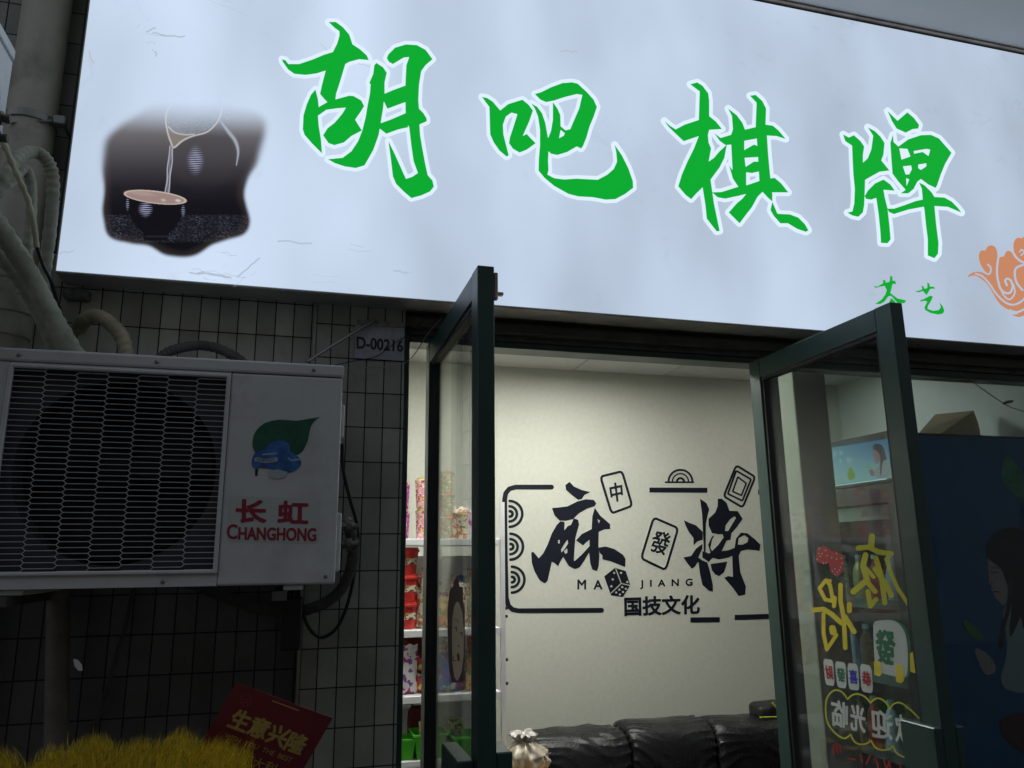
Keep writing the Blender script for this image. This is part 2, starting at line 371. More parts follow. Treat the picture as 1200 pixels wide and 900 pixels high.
M = dict(
 ground=mat('pavement', (.055, .054, .052), .85, var=.25, scale=3, bump=.3),
 tile_a=tile_mat('grey green tile', (.33, .345, .305), (.025, .025, .024), .048, .092),
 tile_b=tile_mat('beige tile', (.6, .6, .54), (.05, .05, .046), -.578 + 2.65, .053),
 tile_c=tile_mat('tile darkened for shade', (.13, .13, .135), (.02, .02, .022), -.578 + 2.65, .03),  # colour darkened to deepen the shade under the air conditioner
 plaster=mat('plaster', (.1, .1, .095), .9, var=.1),
 trim=mat('metal trim', (.3, .32, .3), .4, .6, var=.1),
 soffit=mat('white soffit panel', (.74, .75, .74), .6, var=.05, scale=2),
 backwall=mat('warm grey wallpaper', (.52, .53, .465), .85, var=.05, scale=40, bump=.12, bscale=220),
 sidewall=mat('white interior paint', (.55, .57, .54), .85, var=.04),
 ceil=mat('ceiling panel', (.55, .55, .53), .8, var=.03),
 floor=mat('glazed floor tile', (.4, .38, .34), .3, var=.06, scale=2),
 darkbeam=mat('dark steel', (.09, .088, .085), .45, .3, var=.3, scale=12, rvar=.15),
 browntrim=mat('brown aluminium trim', (.3, .25, .21), .35, .6, var=.4, scale=9, dirt=(.2, .1, .07), dirt_amt=.5),
 doorgreen=mat('dark green aluminium', (.024, .056, .052), .38, .2, var=.12, scale=5, rvar=.1),
 gasket=mat('black gasket', (.01, .01, .011), .6),
 glass=glass_mat('door glass', (.94, .965, .955), .6, .01),
 wglass=glass_mat('window glass', (.78, .86, .87), .5, .004),
 cabinet=mat('sign cabinet', (.42, .41, .38), .45, .5, var=.2),
 face=glow('backlit sign face', (.55, .655, .81), E_SIGN, .13, 1.3),
 green=glow('backlit green', (.0, .42, .028), E_SIGN),
 white=glow('backlit white', (.78, .92, 1.08), E_SIGN),
 orange=glow('backlit orange', (.6, .25, .13), E_SIGN),
 scuff=glow('dirty scuff on the sign', (.475, .56, .665), E_SIGN),
 accase=mat('aged white painted steel', (.58, .6, .62), .38, var=.06, scale=4, dirt=(.2, .19, .17), dirt_amt=.35, dirt_scale=5, rvar=.1),
 acplast=mat('grey white grille wire', (.46, .47, .49), .5, var=.1),
 acdark=mat('dark fan shroud', (.045, .045, .055), .6),
 black=mat('black plastic', (.012, .012, .014), .5),
 blackvoid=mat('unlit black cavity', (.006, .006, .008), .9),
 sticker=mat('pale sticker', (.5, .53, .52), .3),
 red=mat('red lettering', (.28, .015, .045), .4),
 leafg=mat('logo green', (.01, .1, .06), .35, var=.3, scale=30),
 blue=mat('logo blue', (.03, .13, .4), .35, var=.5, scale=40),
 logowhite=mat('logo white', (.4, .45, .5), .4),
 steel=mat('zinc screw', (.25, .25, .25), .35, .8),
 pvc=mat('cream pvc pipe', (.45, .44, .37), .5, var=.12, scale=6, dirt=(.1, .095, .075), dirt_amt=.6, dirt_scale=5, rvar=.1),
 wrap=mat('grey green wrapping tape', (.36, .38, .3), .7, var=.25, scale=18, dirt=(.1, .095, .06), dirt_amt=.6, dirt_scale=9, bump=.5, bscale=30),
 wrap2=mat('brown stained wrapping tape', (.34, .3, .21), .75, var=.3, scale=20, bump=.5, bscale=30),
 wrap3=mat('dark grey foam pipe', (.09, .09, .085), .8, var=.3, scale=14, bump=.4, bscale=40),
 yellowed=mat('yellowed cable', (.5, .49, .34), .6, var=.2, scale=30),
 brass=mat('valve metal', (.12, .12, .11), .45, .6, var=.3),
 plate=mat('weathered aluminium plate', (.34, .37, .44), .45, .4, var=.25, scale=10, dirt=(.1, .1, .12), dirt_amt=.7, dirt_scale=8),
 ink=mat('black ink', (.01, .011, .016), .5),
 decal=mat('black vinyl decal', (.006, .008, .016), .6, spec=.2),
 leather=mat('black leather', (.014, .014, .016), .27, var=.2, scale=9, bump=.3, bscale=150, rvar=.1),
 bagplastic=mat('crinkled translucent bag', (.55, .48, .38), .25, var=.35, scale=22, bump=.9, bscale=25, coat=.5),
 wglass2=mat('dark window glass', (.03, .035, .04), .1),
 shelf=mat('white coated shelf steel', (.72, .73, .76), .4, var=.03),
 redp=mat('red plastic', (.5, .03, .025), .4, var=.2, scale=20),
 greenp=mat('bright green plastic', (.08, .5, .03), .4),
 gold=mat('gold foil lid', (.55, .42, .16), .35, .3, var=.2, scale=30),
 pink=mat('pink printed label', (.62, .2, .26), .4, var=.6, scale=55, dirt=(.75, .55, .5), dirt_amt=.9, dirt_scale=45),
 purple=mat('purple printed label', (.2, .05, .18), .4, var=.6, scale=55),
 mint=mat('mint printed label', (.25, .35, .25), .4, var=.6, scale=45, dirt=(.55, .3, .12), dirt_amt=.8, dirt_scale=35),
 lilac=mat('lilac printed label', (.36, .26, .42), .4, var=.5, scale=50),
 foil=mat('white foil snack bag', (.6, .58, .58), .3, .1, var=.2, scale=30, dirt=(.45, .05, .1), dirt_amt=.9, dirt_scale=25, bump=.6, bscale=40),
 foilred=mat('red foil snack bag', (.45, .03, .03), .3, .1, var=.5, scale=30, dirt=(.6, .35, .1), dirt_amt=.8, dirt_scale=25, bump=.6, bscale=40),
 foilblue=mat('blue foil snack bag', (.05, .1, .4), .3, .1, var=.5, scale=30, dirt=(.6, .5, .2), dirt_amt=.8, dirt_scale=25, bump=.6, bscale=40),
 foilorange=mat('orange foil snack bag', (.6, .2, .06), .3, .1, var=.5, scale=30, dirt=(.7, .6, .4), dirt_amt=.8, dirt_scale=25, bump=.6, bscale=40),
 darkred=mat('dark red fabric', (.12, .01, .015), .8, var=.2),
 creamp=mat('cream printed label', (.6, .55, .42), .4, var=.5, scale=50, dirt=(.1, .05, .03), dirt_amt=.9, dirt_scale=45),
 fridge=mat('fridge dark trim', (.05, .058, .065), .4, .2),
 fridgein=mat('fridge lining', (.42, .4, .32), .6),
 cardboard=mat('brown cardboard', (.62, .49, .32), .85, var=.12, scale=5),
 tape=mat('brown parcel tape', (.2, .13, .07), .3),
 yel=mat('yellow vinyl', (.62, .62, .05), .5, spec=.2, alpha=.52),
 yel2=mat('golden vinyl', (.65, .55, .04), .5, spec=.2, alpha=.65),
 stwhite=mat('white vinyl', (.5, .55, .53), .5, alpha=.68),
 stgreen=mat('dark green vinyl', (.01, .1, .05), .5),
 stred=mat('red vinyl', (.22, .01, .015), .5),
 stblue=mat('blue vinyl', (.02, .03, .3), .5),
 brownv=mat('brown vinyl', (.14, .085, .075), .6),
 creamv=mat('cream vinyl', (.8, .66, .48), .6),
 card=mat('deep red card', (.13, .006, .014), .5, var=.1, scale=4),
 goldink=mat('gold ink', (.42, .3, .08), .4, .3, var=.2, scale=40),
 grass=mat('golden dyed grass', (.62, .46, .025), .7, var=.75, scale=70),
 wicker=mat('wicker', (.2, .12, .05), .8, var=.3, scale=40),
 wood=mat('varnished pine', (.45, .27, .1), .5, var=.2, scale=20),
 petal=mat('white paper', (.75, .78, .8), .6),
 lime=mat('neon yellow piping', (.4, .45, .02), .6),
)

# ------------------------------------------------------------------ setting
M['pink'] = label_mat('pink printed label', (.75, .3, .38), [(.8, .62, .55), (.5, .04, .1), (.75, .45, .1), (.8, .7, .7)])
M['purple'] = label_mat('purple printed label', (.25, .04, .2), [(.45, .1, .3), (.6, .45, .2), (.12, .02, .1)])
M['mint'] = label_mat('mint printed label', (.35, .5, .36), [(.7, .68, .5), (.55, .28, .06), (.12, .25, .12), (.6, .15, .08)])
M['lilac'] = label_mat('lilac printed label', (.5, .4, .6), [(.7, .62, .75), (.3, .15, .4), (.6, .55, .3)])
M['creamp'] = label_mat('cream printed label', (.72, .66, .5), [(.45, .28, .1), (.75, .7, .62), (.15, .08, .04), (.6, .1, .06)], 90)
M['foil'] = label_mat('white foil snack bag', (.72, .7, .7), [(.72, .7, .7), (.55, .06, .22), (.72, .7, .7), (.3, .1, .4)], 45, .25)
M['foilred'] = label_mat('red foil snack bag', (.5, .03, .03), [(.6, .08, .04), (.75, .55, .12), (.3, .01, .02), (.75, .7, .65)], 40, .25)
M['foilblue'] = label_mat('blue foil snack bag', (.05, .15, .55), [(.1, .25, .65), (.75, .65, .15), (.7, .7, .72), (.25, .1, .45)], 40, .25)
M['foilorange'] = label_mat('orange foil snack bag', (.7, .28, .06), [(.75, .5, .2), (.5, .08, .03), (.75, .7, .55), (.2, .3, .1)], 40, .25)
bl = MB().box(-40, 40, -40, 2.62, -.12, 0).build('pavement', M['ground'], origin=(0, 0, 0)); tag(bl, kind='structure')
gl = MB().box(-60, 60, -60, 60, -.3, -.124).build('ground', M['ground'], origin=(0, 0, 0)); tag(gl, kind='structure')

bld = thing('shop_building', 'shop building with dark tiled wall left of the open doorway and pale papered room inside', 'building', (1.2, 2.65, 0))
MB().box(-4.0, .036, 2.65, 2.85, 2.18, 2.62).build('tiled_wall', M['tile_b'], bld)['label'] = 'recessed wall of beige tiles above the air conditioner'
MB().box(-4.0, .036, 2.651, 2.85, 0, 2.179).build('tiled_wall', M['tile_c'], bld)['label'] = 'recessed tiled wall below the air conditioner, darkened for its shade'
MB().box(-4.0, -.78, 2.62, 2.85, 2.622, 5.2).build('tiled_wall', M['tile_a'], bld)['label'] = 'dark tiled wall left of the sign'
MB().box(.036, .337, 2.60, 2.85, 0, 2.62, bev=.003).build('tiled_pillar', M['tile_a'], bld)
MB().box(.026, .0355, 2.594, 2.648, 0, 2.61).build('corner_trim', M['trim'], bld)
MB().box(-.779, 6.5, 2.603, 2.85, 2.622, 5.2).build('upper_wall', M['plaster'], bld)
MB().box(4.2, 6.5, 2.65, 2.85, 0, 2.62).build('tiled_wall', M['tile_a'], bld)
MB().box(.1, 3.62, 4.3, 4.4, 0, 2.8).build('back_wall', M['backwall'], bld)
MB().box(.06, .16, 2.86, 4.298, 0, 2.8).build('side_wall', M['backwall'], bld)
MB().box(3.45, 3.6, 2.86, 4.298, 0, 2.8).build('side_wall', M['sidewall'], bld)
MB().box(.165, 3.445, 2.6, 4.295, -.02, .02).build('shop_floor', M['floor'], bld)
cb = MB()
k = 0
for xx in np.arange(-.22, 3.5, .6):
    x0, x1 = max(xx, .165), min(xx + .59, 3.445)
    for y0, y1 in ((2.86, 3.09), (3.1, 3.69), (3.7, 4.295)):
        if x1 > x0: cb.box(x0, x1, y0, y1, 2.752, 2.758)
cb.build('ceiling', M['ceil'], bld)
MB().box(.16, 3.45, 2.86, 4.3, 2.775, 2.79).build('ceiling_void', M['black'], bld)
MB().box(2.1, 2.27, 2.9, 3.06, .02, 2.75, bev=.004).build('interior_pillar', mat('beige panel', (.3, .28, .22), .7, var=.06), bld)
# header over the doorway and window
MB().box(.338, 4.2, 2.66, 2.85, 2.43, 2.62, bev=.003).build('header_beam', M['darkbeam'], bld)
MB().box(.338, 4.2, 2.605, 2.655, 2.505, 2.56, bev=.004).build('header_rail', M['browntrim'], bld)
MB().box(.338, 4.2, 2.625, 2.658, 2.45, 2.49, bev=.003).build('header_rail', M['darkbeam'], bld)

# canopy soffit above the sign
can = thing('canopy', 'pale grey panelled canopy soffit projecting over the top edge of the sign', 'canopy', (2.2, 1.6, 3.97))
MB().box(-.9, 6.5, 1.95, 2.6, 3.974, 4.2, bev=.004).build('soffit_panel', M['soffit'], can)
MB().box(-.9, 6.5, 2.462, 2.6, 3.9655, 3.9725).build('edge_strip', M['browntrim'], can)

ob = thing('unseen_sky_blocker', 'added plain grey building behind the viewer, unseen, blocking the low sky', 'building', (1, -9, 0))  # added out of view to keep low sky light off the wall
MB().box(-25, 27, -12, -7, 0, 9).build('wall', M['plaster'], ob)
for kx in range(-22, 26, 4):
    for kz in (1.2, 4.2, 7.0): MB().box(kx, kx + 1.8, -6.99, -6.95, kz, kz + 1.4).build('window', M['wglass2'], ob)
# ------------------------------------------------------------------ light box sign
SP = YP(2.48)
sg = thing('lightbox_sign', 'long backlit pale blue shop sign with green brush characters over the doorway', 'shop sign', (1.3, 2.54, 2.5))
MB().box(-.737, 4.3, 2.483, 2.6, 2.5, 3.962, bev=.003).build('cabinet', M['cabinet'], sg)
MB().box(-.731, 4.294, 2.48, 2.4825, 2.506, 3.956).build('face', M['face'], sg)
c1 = crop(325, 15, 3.915); c2 = crop(555, 80, 5.295); c3 = crop(770, 85, 4.5); c4_ = crop(980, 120, 4.7375); c5 = crop(1010, 260, 6.0)
hu = [P_(c1, [(235,42),(268,42),(300,65),(330,100),(345,145),(380,168),(410,195),(420,217),(375,213),(330,225),(312,235),(300,275),(285,325),(270,370),(266,400),(235,415),(215,395),(196,372),(205,330),(222,265),(180,278),(130,285),(78,280),(50,260),(25,225),(22,213),(38,218),(50,235),(100,235),(160,215),(215,192),(255,180),(275,140),(285,105),(285,85),(262,68)]),
 P_(c1, [(175,352),(186,395),(190,432),(186,470),(190,520),(200,580),(205,645),(160,600),(125,560),(117,535),(120,470),(135,420),(155,375)]),
 P_(c1, [(184,436),(225,412),(265,398),(330,380),(350,382),(385,402),(398,428),(385,450),(357,490),(372,515),(388,540),(340,565),(305,595),(262,607),(235,598),(210,562),(230,530),(262,505),(280,485),(300,460),(315,435),(275,438),(225,445),(186,472)]),
 P_(c1, [(455,230),(485,250),(502,275),(492,320),(492,370),(485,440),(475,500),(465,560),(440,630),(400,700),(360,712),(310,705),(265,690),(232,672),(300,665),(340,635),(370,590),(390,540),(405,480),(415,420),(425,370),(428,328),(422,322),(440,280),(445,240)]),
 P_(c1, [(510,190),(540,160),(590,145),(640,148),(680,170),(712,213),(680,240),(660,268),(650,330),(647,400),(650,440),(670,460),(685,485),(685,498),(652,512),(655,560),(665,620),(678,690),(690,745),(712,770),(718,798),(700,820),(660,838),(615,850),(580,820),(545,785),(530,750),(522,680),(510,590),(535,640),(560,695),(590,762),(620,752),(645,735),(625,680),(615,610),(605,525),(590,500),(588,440),(588,320),(592,240),(605,203),(580,205),(530,235),(512,225),(502,208)]),
 P_(c1, [(490,372),(530,355),(590,333),(592,408),(545,425),(505,440),(488,405)]),
 P_(c1, [(470,508),(520,490),(590,460),(600,525),(555,535),(500,555),(468,530)])]
ba = [P_(c2, [(52,178),(85,185),(120,208),(165,262),(215,222),(270,205),(303,195),(340,225),(368,262),(345,330),(305,420),(330,408),(360,440),(385,465),(330,505),(285,523),(245,500),(220,465),(225,430),(245,370),(272,285),(235,275),(200,300),(182,350),(185,410),(200,470),(218,540),(205,548),(160,510),(125,460),(103,410),(98,240),(75,210)]),
 P_(c2, [(380,160),(420,148),(480,118),(550,92),(610,87),(645,95),(700,145),(745,195),(765,240),(745,300),(720,360),(700,430),(680,480),(668,498),(640,485),(580,520),(520,538),(480,530),(465,515),(462,570),(465,630),(458,660),(500,682),(560,690),(640,685),(770,692),(830,660),(870,625),(890,580),(885,520),(875,475),(920,540),(960,620),(988,700),(990,742),(940,780),(880,812),(820,815),(740,800),(650,795),(590,780),(500,730),(440,680),(403,635),(405,560),(412,480),(412,380),(400,300),(380,250),(358,218),(395,240),(425,280),(445,340),(462,435),(480,390),(492,320),(492,210),(520,250),(538,290),(540,360),(570,385),(600,378),(620,330),(655,250),(675,165),(640,160),(560,180),(500,200),(450,210),(415,195)])]
ba_h = [P_(c2, [(540,382),(566,403),(560,418),(530,435)])]
qi = [P_(c3, [(175,62),(212,52),(240,70),(270,110),(275,150),(275,230),(310,258),(342,298),(275,302),(268,330),(272,370),(285,400),(272,470),(300,450),(330,415),(368,380),(355,450),(330,500),(282,565),(290,620),(300,690),(330,835),(315,838),(285,800),(262,770),(255,700),(240,605),(205,640),(180,668),(150,645),(112,600),(130,540),(160,470),(195,400),(220,335),(170,352),(140,362),(90,315),(60,285),(38,255),(70,282),(98,300),(145,275),(220,250),(225,100)]),
 P_(c3, [(375,190),(420,225),(450,265),(465,305),(460,360),(460,440),(470,520),(470,600),(430,605),(400,560),(380,490),(398,515),(392,400),(390,330),(400,300),(395,230)]),
 P_(c3, [(490,122),(520,118),(555,150),(575,190),(572,275),(580,340),(585,420),(592,500),(598,560),(560,600),(540,580),(530,400),(520,280),(525,160)]),
 P_(c3, [(302,320),(335,345),(385,330),(460,302),(520,288),(572,275),(610,280),(640,305),(678,350),(630,335),(580,332),(525,348),(460,360),(395,380),(360,382),(330,360)]),
 P_(c3, [(455,412),(510,380),(540,390),(540,445),(455,450)]), P_(c3, [(455,505),(510,470),(540,470),(545,520),(500,530),(465,525)]),
 P_(c3, [(290,632),(340,630),(420,605),(480,592),(560,565),(620,555),(655,585),(692,632),(600,632),(555,630),(530,655),(500,710),(465,755),(435,795),(410,770),(378,738),(420,690),(450,665),(470,640),(430,650),(360,665),(320,658)]),
 P_(c3, [(555,628),(600,615),(608,640),(608,680),(585,660)]), P_(c3, [(608,682),(635,745),(700,748),(745,765),(780,800),(798,832),(785,840),(740,825),(690,795),(650,795),(615,755),(598,725)])]
pai = [P_(c4_, [(38,178),(70,195),(98,182),(135,215),(155,245),(148,290),(148,335),(175,310),(195,260),(205,185),(175,138),(215,160),(245,190),(268,225),(262,290),(250,322),(295,378),(240,385),(195,410),(160,430),(158,500),(155,570),(148,610),(122,635),(90,628),(62,612),(90,605),(100,560),(103,480),(95,400),(90,300),(88,240),(50,215)]),
 P_(c4_, [(158,520),(175,490),(215,450),(262,428),(300,455),(325,490),(262,485),(270,530),(285,590),(295,680),(302,760),(285,782),(248,780),(245,720),(235,620),(222,530),(192,540),(165,535)]),
 P_(c4_, [(285,590),(320,590),(380,570),(440,548),(500,535),(545,525),(600,528),(640,550),(675,585),(695,612),(620,580),(545,575),(480,580),(400,595),(320,620),(292,608)]),
 P_(c4_, [(460,445),(490,460),(530,500),(548,530),(545,575),(555,680),(568,780),(565,840),(545,865),(508,850),(508,760),(498,680),(490,600),(480,540),(475,480)]),
 P_(c4_, [(285,48),(340,102),(395,55),(430,85),(460,125),(455,145),(425,148),(385,168),(335,145),(310,105)]),
 P_(c4_, [(315,180),(318,220),(345,245),(400,205),(470,182),(525,180),(570,200),(640,280),(605,340),(580,400),(560,460),(552,475),(510,455),(470,425),(450,440),(430,480),(400,505),(358,505),(385,485),(345,440),(312,395),(305,300),(300,225)])]
pai_h = [P_(c4_, q) for q in ([(350,255),(395,258),(412,300),(362,318)], [(430,270),(500,258),(522,262),(512,298),(480,275),(432,285)], [(370,355),(415,350),(420,370),(405,400),(385,400)], [(455,345),(500,338),(500,355),(470,375),(455,365)], [(388,420),(405,428),(390,465)])]
for shp, hl in ((hu, []), (ba, ba_h), (qi, []), (pai, pai_h)):
    o = art('character', shp, SP, M['green'], sg, .006, hl, cell=.45)
    w = art('white_outline', shp, SP, M['white'], o, .003, grow=4.3, cell=.7)
cha = [P_(c5, [(85,450),(110,455),(150,430),(148,408),(165,410),(168,428),(195,420),(200,378),(215,385),(215,415),(232,412),(243,435),(215,438),(208,470),(200,500),(250,538),(312,552),(300,572),(250,570),(205,520),(185,525),(160,560),(130,578),(92,578),(140,545),(165,510),(175,480),(160,450),(130,455),(95,465)]),
       P_(c5, [(205,535),(235,560),(235,572),(190,572)]), ('line', c5([(215, 575), (215, 640)]), 1.6), ('line', c5([(175, 600), (255, 600)]), 1.4), ('line', c5([(190, 610), (170, 632)]), 1.2), ('line', c5([(240, 612), (258, 630)]), 1.4)]
yi = [P_(c5, [(370,492),(425,475),(418,448),(435,455),(440,470),(460,465),(460,425),(475,435),(478,455),(500,455),(520,468),(480,472),(465,500),(455,515),(440,500),(430,487),(400,495)]),
      P_(c5, [(405,555),(440,540),(480,518),(500,525),(485,560),(465,590),(462,612),(500,625),(540,620),(555,600),(545,565),(570,595),(580,625),(570,645),(535,652),(480,640),(445,620),(440,600),(460,560),(440,555),(415,560)])]
for shp in (cha, yi): art('small_character', shp, SP, M['green'], sg, .004, cell=.3)
cloud = [PR(c5, [(738,392),(760,365),(800,348),(850,355),(880,362),(850,330),(830,290),(820,240),(828,210),(845,198),(868,205),(880,175),(905,162),(935,172),(952,205),(955,260),(975,245),(1000,245),(1010,212),(1035,200),(1060,220),(1085,250),(1065,200),(1065,150),(1080,118),(1105,108),(1130,120),(1160,60),(1250,40),(1400,100),(1500,300),(1450,550),(1300,660),(1180,650),(1130,662),(1100,672),(1045,652),(1110,650),(1060,628),(1010,610),(960,570),(920,500),(885,440),(840,400),(790,372)])]
cl_h = [L_(c5, sp2(q), r * 1.25, 6.0) for q, r in (([(962,235),(950,330),(955,400),(975,470),(1010,500),(1045,495),(1060,450),(1045,410),(1020,400),(1008,415),(1020,445)],6), ([(885,300),(905,320),(905,350),(890,368),(850,350)],5), ([(800,365),(850,385),(900,440),(940,500),(1000,560),(1060,583),(1120,560),(1180,500)],5.5), ([(1060,210),(1090,255),(1140,285),(1200,270)],6), ([(1140,300),(1085,325),(1075,370),(1090,430),(1130,480)],6), ([(980,480),(1000,520),(1040,545),(1075,500),(1065,440)],4.5), ([(1040,622),(1090,635),(1150,610)],6), ([(1110,210),(1125,195),(1140,215),(1120,235)],4))]
art('cloud_emblem', cloud, SP, M['orange'], sg, .004, cl_h, cell=.45)
# dirty scuffs on the face
sc = []
def wob(a, b, n=6, amp=2.0):
    return [(a[0] + (b[0] - a[0]) * i / n + random.uniform(-amp, amp), a[1] + (b[1] - a[1]) * i / n + random.uniform(-amp, amp)) for i in range(n + 1)]
for (a, b) in (((162,32),(178,20)),((168,40),(220,44)),((195,31),(168,40)),((170,50),(187,49)),((178,58),(186,64)),((128,71),(170,75)),((100,110),(112,143)),((235,0),(340,38)),((250,4),(330,30)),
               ((240,325),(262,330)),((262,328),(285,322)),((270,335),(310,300)),((290,330),(312,310)),((310,280),(420,285)),((395,288),(470,298)),((340,320),(440,325)),((500,285),(520,296)),((345,332),(400,330)),
               ((700,14),(720,30)),((725,28),(745,26)),((650,56),(680,58)),((540,85),(550,100)),((455,55),(470,60)),((370,45),(400,62)),((420,75),(470,98)),((720,130),(735,128)),((60,300),(100,295)),((250,290),(300,305)),((225,318),(300,330)),((460,318),(500,322)),((330,50),(300,30)),((105,60),(115,110))):
    for _ in range(random.choice((1, 2, 3))):
        o1, o2 = random.uniform(-4, 4), random.uniform(-3, 3); n_ = random.randint(7, 13); pts_ = wob((a[0] + o1, a[1] + o2), (b[0] + o1, b[1] + o2), n_, 1.6); i0 = random.randint(0, 3); i1 = random.randint(i0 + 3, n_)
        sc.append(('line', pts_[i0:i1], random.choice((.1, .2, .3, .9))))
tag(art('scuff_marks', sc, SP, M['scuff'], sg, .0018, cell=.4), kind='stuff')

# teacup picture printed on the face
def smooth(a, b, x): t = np.clip((x - a) / (b - a), 0, 1); return t * t * (3 - 2 * t)
def painted(name, x0, y0, x1, y1, cell, fn, plane, m, parent, lift):
    nx, ny = int((x1 - x0) / cell), int((y1 - y0) / cell)
    gx, gy = np.meshgrid(x0 + np.arange(nx) * cell, y0 + np.arange(ny) * cell)
    rgb, al = fn(gx, gy)
    W = plane.px(np.stack([gx.ravel(), gy.ravel()], 1), lift)
    Fc = [(j * nx + i, (j + 1) * nx + i, (j + 1) * nx + i + 1, j * nx + i + 1) for j in range(ny - 1) for i in range(nx - 1) if max(al[j, i], al[j + 1, i + 1], al[j, i + 1], al[j + 1, i]) > .002]
    o = link_mesh(name, W, Fc, m, parent)
    ca = o.data.color_attributes.new('ink', 'FLOAT_COLOR', 'POINT')
    buf = np.concatenate([rgb.reshape(-1, 3), al.reshape(-1, 1)], 1).astype(np.float32).ravel()
    ca.data.foreach_set('color', buf)
    return o
def teapic(gx, gy):
    X = (gx - 70) * 3.3333; Y = (gy - 70) * 3.3333
    rng = np.random.RandomState(3)
    def blur(A, r, rx=None):
        k_ = np.ones(2 * r + 1) / (2 * r + 1)
        for _ in range(2):
            A = np.apply_along_axis(lambda v_: np.convolve(np.pad(v_, r, mode='edge'), k_, 'valid'), 0, A)
            A = np.apply_along_axis(lambda v_: np.convolve(np.pad(v_, r, mode='edge'), k_, 'valid'), 1, A)
        return A
    def hblur(A, r):
        k_ = np.ones(2 * r + 1) / (2 * r + 1); return np.apply_along_axis(lambda v_: np.convolve(np.pad(v_, r, mode='edge'), k_, 'valid'), 1, A)
    d = sdf([('poly', rnd([(165,335),(205,270),(300,215),(380,160),(480,158),(620,170),(800,200),(806,260),(785,380),(738,460),(712,520),(738,580),(748,640),(715,690),(620,712),(560,748),(490,778),(420,765),(360,735),(320,722),(178,702),(168,600),(172,450)]))], X, Y)
    m0 = smooth(4, -4, d + 4 * np.sin(X * .05) * np.sin(Y * .04)); kx_ = smooth(560, 330, Y)
    al = blur(m0, 5) * (1 - kx_) + blur(m0, 13) * kx_
    al = smooth(.03, .95, al) * smooth(130, 290, Y - .03 * X)
    ks = [150, 250, 340, 430, 500, 560, 620, 800]
    rgb = np.stack([np.interp(Y, ks, c_) for c_ in ([.30, .20, .105, .043, .014, .006, .003, .002], [.30, .19, .098, .038, .012, .005, .003, .002], [.33, .20, .108, .047, .018, .009, .006, .004])], -1)
    edge = smooth(-6, -40, d)[..., None]; rgb = rgb * edge + (rgb + np.array([.022, .016, .012]) * smooth(300, 420, Y)[..., None]) * (1 - edge)
    def blend(m, c): nonlocal rgb; rgb = rgb * (1 - m[..., None]) + np.array(c) * m[..., None]
    # wet table
    sp = hblur((rng.rand(*gx.shape) > .93).astype(float), 1) * 2.2 * (.4 + .6 * np.sin(X * .03 + 1) ** 2)
    tb_ = smooth(603, 609, Y) * smooth(718, 706, Y); rgb = rgb + (tb_ * .006)[..., None] * np.array([.9, .95, 1.3]) + (np.clip(sp, 0, 1) * tb_)[..., None] * np.array([.07, .075, .10])
    # jug
    blend(smooth(1.0, .8, np.hypot((X - 560) / 140, (Y - 370) / 165)) * .6 * smooth(560, 300, Y), (.055, .05, .056))
    blob_ = sdf([('poly', rnd([(440,165),(420,205),(418,240),(428,280),(480,296),(525,292),(580,275),(615,240),(630,200),(632,150),(440,150)]))], X, Y)
    ins = smooth(3, -3, blob_) * smooth(150, 200, Y); blend(ins * .6, (.26, .29, .34))
    blend(ins * (hblur((rng.rand(*gx.shape) > .82).astype(float), 1)) * .8 * smooth(190, 240, Y), (.42, .45, .52))
    spt = sdf([('poly', rnd([(418,240),(426,268),(450,288),(500,296),(520,298),(480,318),(446,346),(434,322)], 1))], X, Y); blend(smooth(3, -3, spt) * .85, (.27, .24, .22))
    rim = sdf([('line', sp2([(446,160),(422,195),(414,235),(422,285),(434,322),(446,343),(480,316),(520,298),(575,282),(612,248),(630,210),(634,165)], 5), 1.5), ('line', sp2([(424,262),(450,284),(490,293),(525,291)], 5), .8)], X, Y)
    blend(smooth(4, -1, rim) * smooth(150, 185, Y) * .9, (.62, .60, .56))
    arc_ = sdf([('line', sp2([(628,240),(662,285),(686,318),(697,360),(690,412)], 6), .1)], X, Y); wd = 3 + 9 * smooth(430, 300, Y) * smooth(225, 290, Y)
    blend(smooth(1, 0, arc_ / wd) * .95, (.42, .46, .55)); blend(smooth(7, 1, np.hypot(X - 655, Y - 230)) * .5, (.5, .52, .55))
    def ribs(cx, cy, w, h, amt, per=8.6):
        e = np.hypot((X - cx) / w, (Y - cy) / h) + .25 * np.abs(X - cx) / w
        g = smooth(1.15, .25, e) * smooth(-.25, .6, np.sin((Y + .04 * (X - cx)) * 2 * np.pi / per)); blend(g * amt, (.5, .52, .78))
    ribs(530, 393, 42, 62, .75)
    # stream of water
    cxs = 437 - (Y - 335) * .095; wv = 8 + 1.0 * np.sin(Y * .05); off = np.abs(X - cxs)
    st_ = smooth(332, 340, Y) * smooth(562, 552, Y)
    blend(smooth(wv + 2, wv - 1, off) * st_ * .55, (.14, .14, .2)); blend(smooth(3.2, .8, np.abs(off - wv + 1.5 + .8 * np.sin(Y * .07 + (X > cxs) * 2))) * st_ * .8, (.55, .57, .66)); blend(smooth(2.5, .5, np.abs(X - cxs - 2 * np.sin(Y * .09))) * st_ * .5, (.4, .42, .5))
    # cup
    body = sdf([('poly', [(253,524),(258,560),(268,595),(285,635),(305,658),(325,675),(330,706),(420,706),(426,680),(452,655),(472,622),(487,588),(495,552),(373,575)])], X, Y); blend(smooth(2, -2, body), (.0035, .003, .006))
    blend(smooth(2, -2, np.abs(Y - 690) - 4) * (np.abs(X - 378) < 46) * .4, (.03, .03, .045))
    ribs(335, 583, 36, 34, .85, 8.0); ribs(265, 562, 9, 32, .6, 8.0); ribs(482, 590, 11, 26, .6, 8.0)
    Yt = Y - (X - 373) * .115; e = np.hypot((X - 373) / 122, (Yt - 537) / 25)
